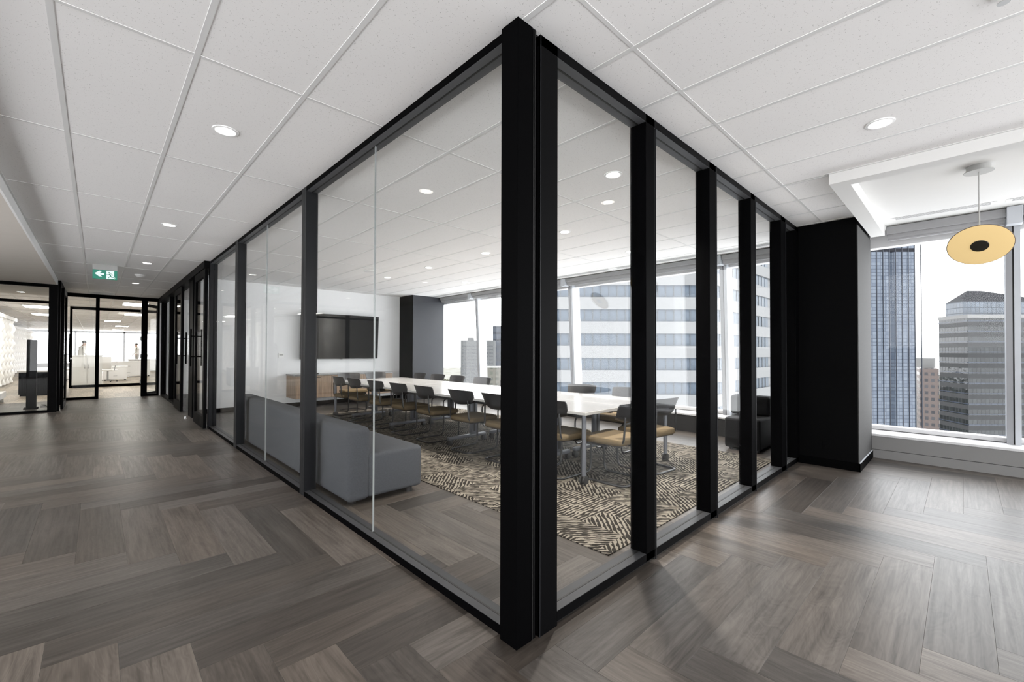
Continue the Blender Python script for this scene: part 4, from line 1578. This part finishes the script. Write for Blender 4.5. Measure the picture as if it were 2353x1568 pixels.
t = thing('apartment_block', 'small brown high-rise between the two right-hand towers', 'building', (303, 11, GZ))
tower_poly('shaft', 'brick', [(0, -4), (0, 3.2), (14, 5), (14, -2)], 0, -7 - GZ, t)
tower_poly('core', 'conc', [(5, -2), (5, 2.5), (12, 3), (12, -1)], -7 - GZ, -2 - GZ, t)
t = thing('distant_block', 'pale distant high-rise behind the small brown one', 'building', (520, 28, GZ))
tower_poly('shaft', 'conc', [(0, -13), (0, 6), (20, 8), (20, -10)], 0, -4 - GZ, t)

# brutalist office block with slot windows
t = thing('concrete_block', 'grey concrete office block with dark slot windows in the far window', 'building', (125.5, 154, GZ))
e = Vector((11.2, -10.8)).normalized()
n = Vector((e.y, -e.x))
if n.dot(Vector((-1, -1))) < 0:
    n = -n
W2 = lambda u, v: ((e * u - n * v).x, (e * u - n * v).y)
tower_poly('shaft', 'concg', [W2(-7.6, 0), W2(8, 0), W2(8, 16), W2(-7.6, 16)], 0, 6.2 - GZ, t)
tower_poly('lift_core', 'concg', [W2(-4.6, .5), W2(-2.0, .5), W2(-2.0, 6), W2(-4.6, 6)], 6.2 - GZ, 7.4 - GZ, t)
b = MB()
for k in range(22):
    z = 4.0 - GZ - k * 1.55 - .9
    for u in (-6.9, -4.9, -.6 - 2.2, -.7, 1.4, 3.5, 5.6):
        b.prism([W2(u, -.02), W2(u + 1.65, -.02), W2(u + 1.65, .3), W2(u, .3)], z, z + .62)
o = b.build('slot_windows', 'darkwin', t)
o['kind'] = 'stuff'
t = thing('navy_tower', 'navy glass tower behind the corner post', 'building', (153, 169, GZ))
tower_poly('shaft', 'towerdark', [W2(-3.6, 0), W2(14, 0), W2(14, 14), W2(-3.6, 14)], 0, 14.5 - GZ, t)
t = thing('screened_block', 'low block with patterned screen wall below the concrete office', 'building', (59, 65.5, GZ))
tower_poly('shaft', 'gold', [W2(-3.0, 0), W2(12, 0), W2(12, 10), W2(-3.0, 10)], 0, -2.2 - GZ, t)
box('roof_edge', 'conc', (0, 0, -2.2 - GZ, .1, .1, -2.1 - GZ), t)

# white banded office building just across the street: every window an own piece
t = thing('banded_office', 'white banded office building filling the meeting room windows', 'building', (67.6, 25.4, GZ))
P0 = Vector((0, 0))
ua = Vector((48.7 - 67.6, 43.6 - 25.4)).normalized()      # along the face seen square on
na = Vector((ua.y, -ua.x))
if na.dot(Vector((-1, -1))) < 0:
    na = -na
ub = Vector((1, -.03)).normalized()
nb = Vector((0.03 * -1, -1)).normalized()
FA, FB = 28.0, 40.0
cA = P0 + ua * FA
cB = P0 + ub * FB
TOPZ = 22.0
tower_poly('core', 'concw', [(P0.x, P0.y), (cB.x, cB.y), (cB.x - na.x * 18 + 6, cB.y + 30), (cA.x + 8, cA.y + 12), (cA.x, cA.y)], 0, TOPZ - GZ, t)
PH = 3.75
zb0 = 1.2
for face, u, nn, Lf in ((0, ua, na, FA), (1, ub, nb, FB)):
    rz = math.atan2(u.y, u.x)
    pw = 1.25 if face == 0 else 1.7
    if face == 0:
        s0_, s1_ = 0, Lf
    # spandrel bands proud of the glass line
    for k in range(-9, 6):
        z = zb0 + k * PH - GZ
        p1, p2 = P0 + nn * .55, P0 + u * Lf + nn * .55
        o = MB().prism([(P0.x, P0.y), (p1.x, p1.y), (p2.x, p2.y), ((P0 + u * Lf).x, (P0 + u * Lf).y)], z - .93, z + .93).build('spandrel', 'concw', t)
    cnt = int(Lf / pw)
    wm = MB().box(.04, -.12, 0, pw - .04, .12, PH - 1.86).build('building_window', 'offwin', t)
    fm = MB().box(-.04, -.2, 0, .04, .2, PH - 1.86)
    fmo = fm.build('window_mullion', 'darkwin', t)
    used = False
    for k in range(-4, 5):
        z = zb0 + k * PH + .93 - GZ
        for q in range(cnt):
            pos = P0 + u * (q * pw) + nn * .12
            if face == 1 and q > 13:
                continue
            if not used:
                ow, om = wm, fmo
                used = True
            else:
                ow = shared('building_window', wm.data, t, (0, 0, 0))
                om = shared('window_mullion', fmo.data, t, (0, 0, 0))
            ow.location = (pos.x, pos.y, z)
            ow.rotation_euler = (random.uniform(-.012, .012), 0, rz + random.uniform(-.02, .02))
            om.location = (pos.x, pos.y, z)
            om.rotation_euler = (0, 0, rz)
for k in range(-9, 6):
    pass

# street trees and low roofs far below
def canopy(name, lab, mat, pts):
    b = MB()
    for (x, y, r) in pts:
        bmesh.ops.create_icosphere(b.bm, subdivisions=1, radius=r, matrix=Matrix.Translation((x, y, GZ + r * .8)) @ Matrix.Diagonal((1, 1, random.uniform(.7, 1), 1)))
    o = b.build(name, mat)
    o['kind'] = 'stuff'
    o['label'] = lab
    o['category'] = 'trees'


random.seed(11)
pts = []
for _ in range(900):
    dd = random.uniform(260, 1500)
    an = math.radians(random.uniform(20, 62))
    pts.append((dd * math.cos(an), dd * math.sin(an), random.uniform(6, 11)))
canopy('tree_canopy', 'hazy treetops stretching to the horizon beyond the concrete block', 'tree', pts)
pts = []
for _ in range(420):
    dd = random.uniform(240, 1400)
    an = math.radians(random.uniform(-12, 16))
    if any(math.hypot(dd * math.cos(an) - a, dd * math.sin(an) - c) < 60 for a, c in ((172, 13), (235, -12), (305, 11), (520, 28))):
        continue
    pts.append((dd * math.cos(an), dd * math.sin(an), random.uniform(5, 9)))
canopy('yellow_tree_canopy', 'yellowing treetops low between the right-hand towers', 'tree2', pts)
random.seed(5)
b = MB()
for _ in range(260):
    dd = random.uniform(250, 1600)
    an = math.radians(random.uniform(-14, 70))
    x, y = dd * math.cos(an), dd * math.sin(an)
    if any(math.hypot(x - a, y - c) < 75 for a, c in ((172, 13), (235, -12), (305, 11), (520, 28), (125, 154), (155, 169), (59, 65), (75, 40))):
        continue
    s, hh = random.uniform(8, 22), random.uniform(5, 18) + (random.random() < .12) * 25
    b.box(x - s, y - s * .7, GZ, x + s, y + s * .7, GZ + hh)
o = b.build('low_rooftops', 'conc')
o['kind'] = 'stuff'
o['label'] = 'scattered low rooftops of the city far below'
o['category'] = 'buildings'
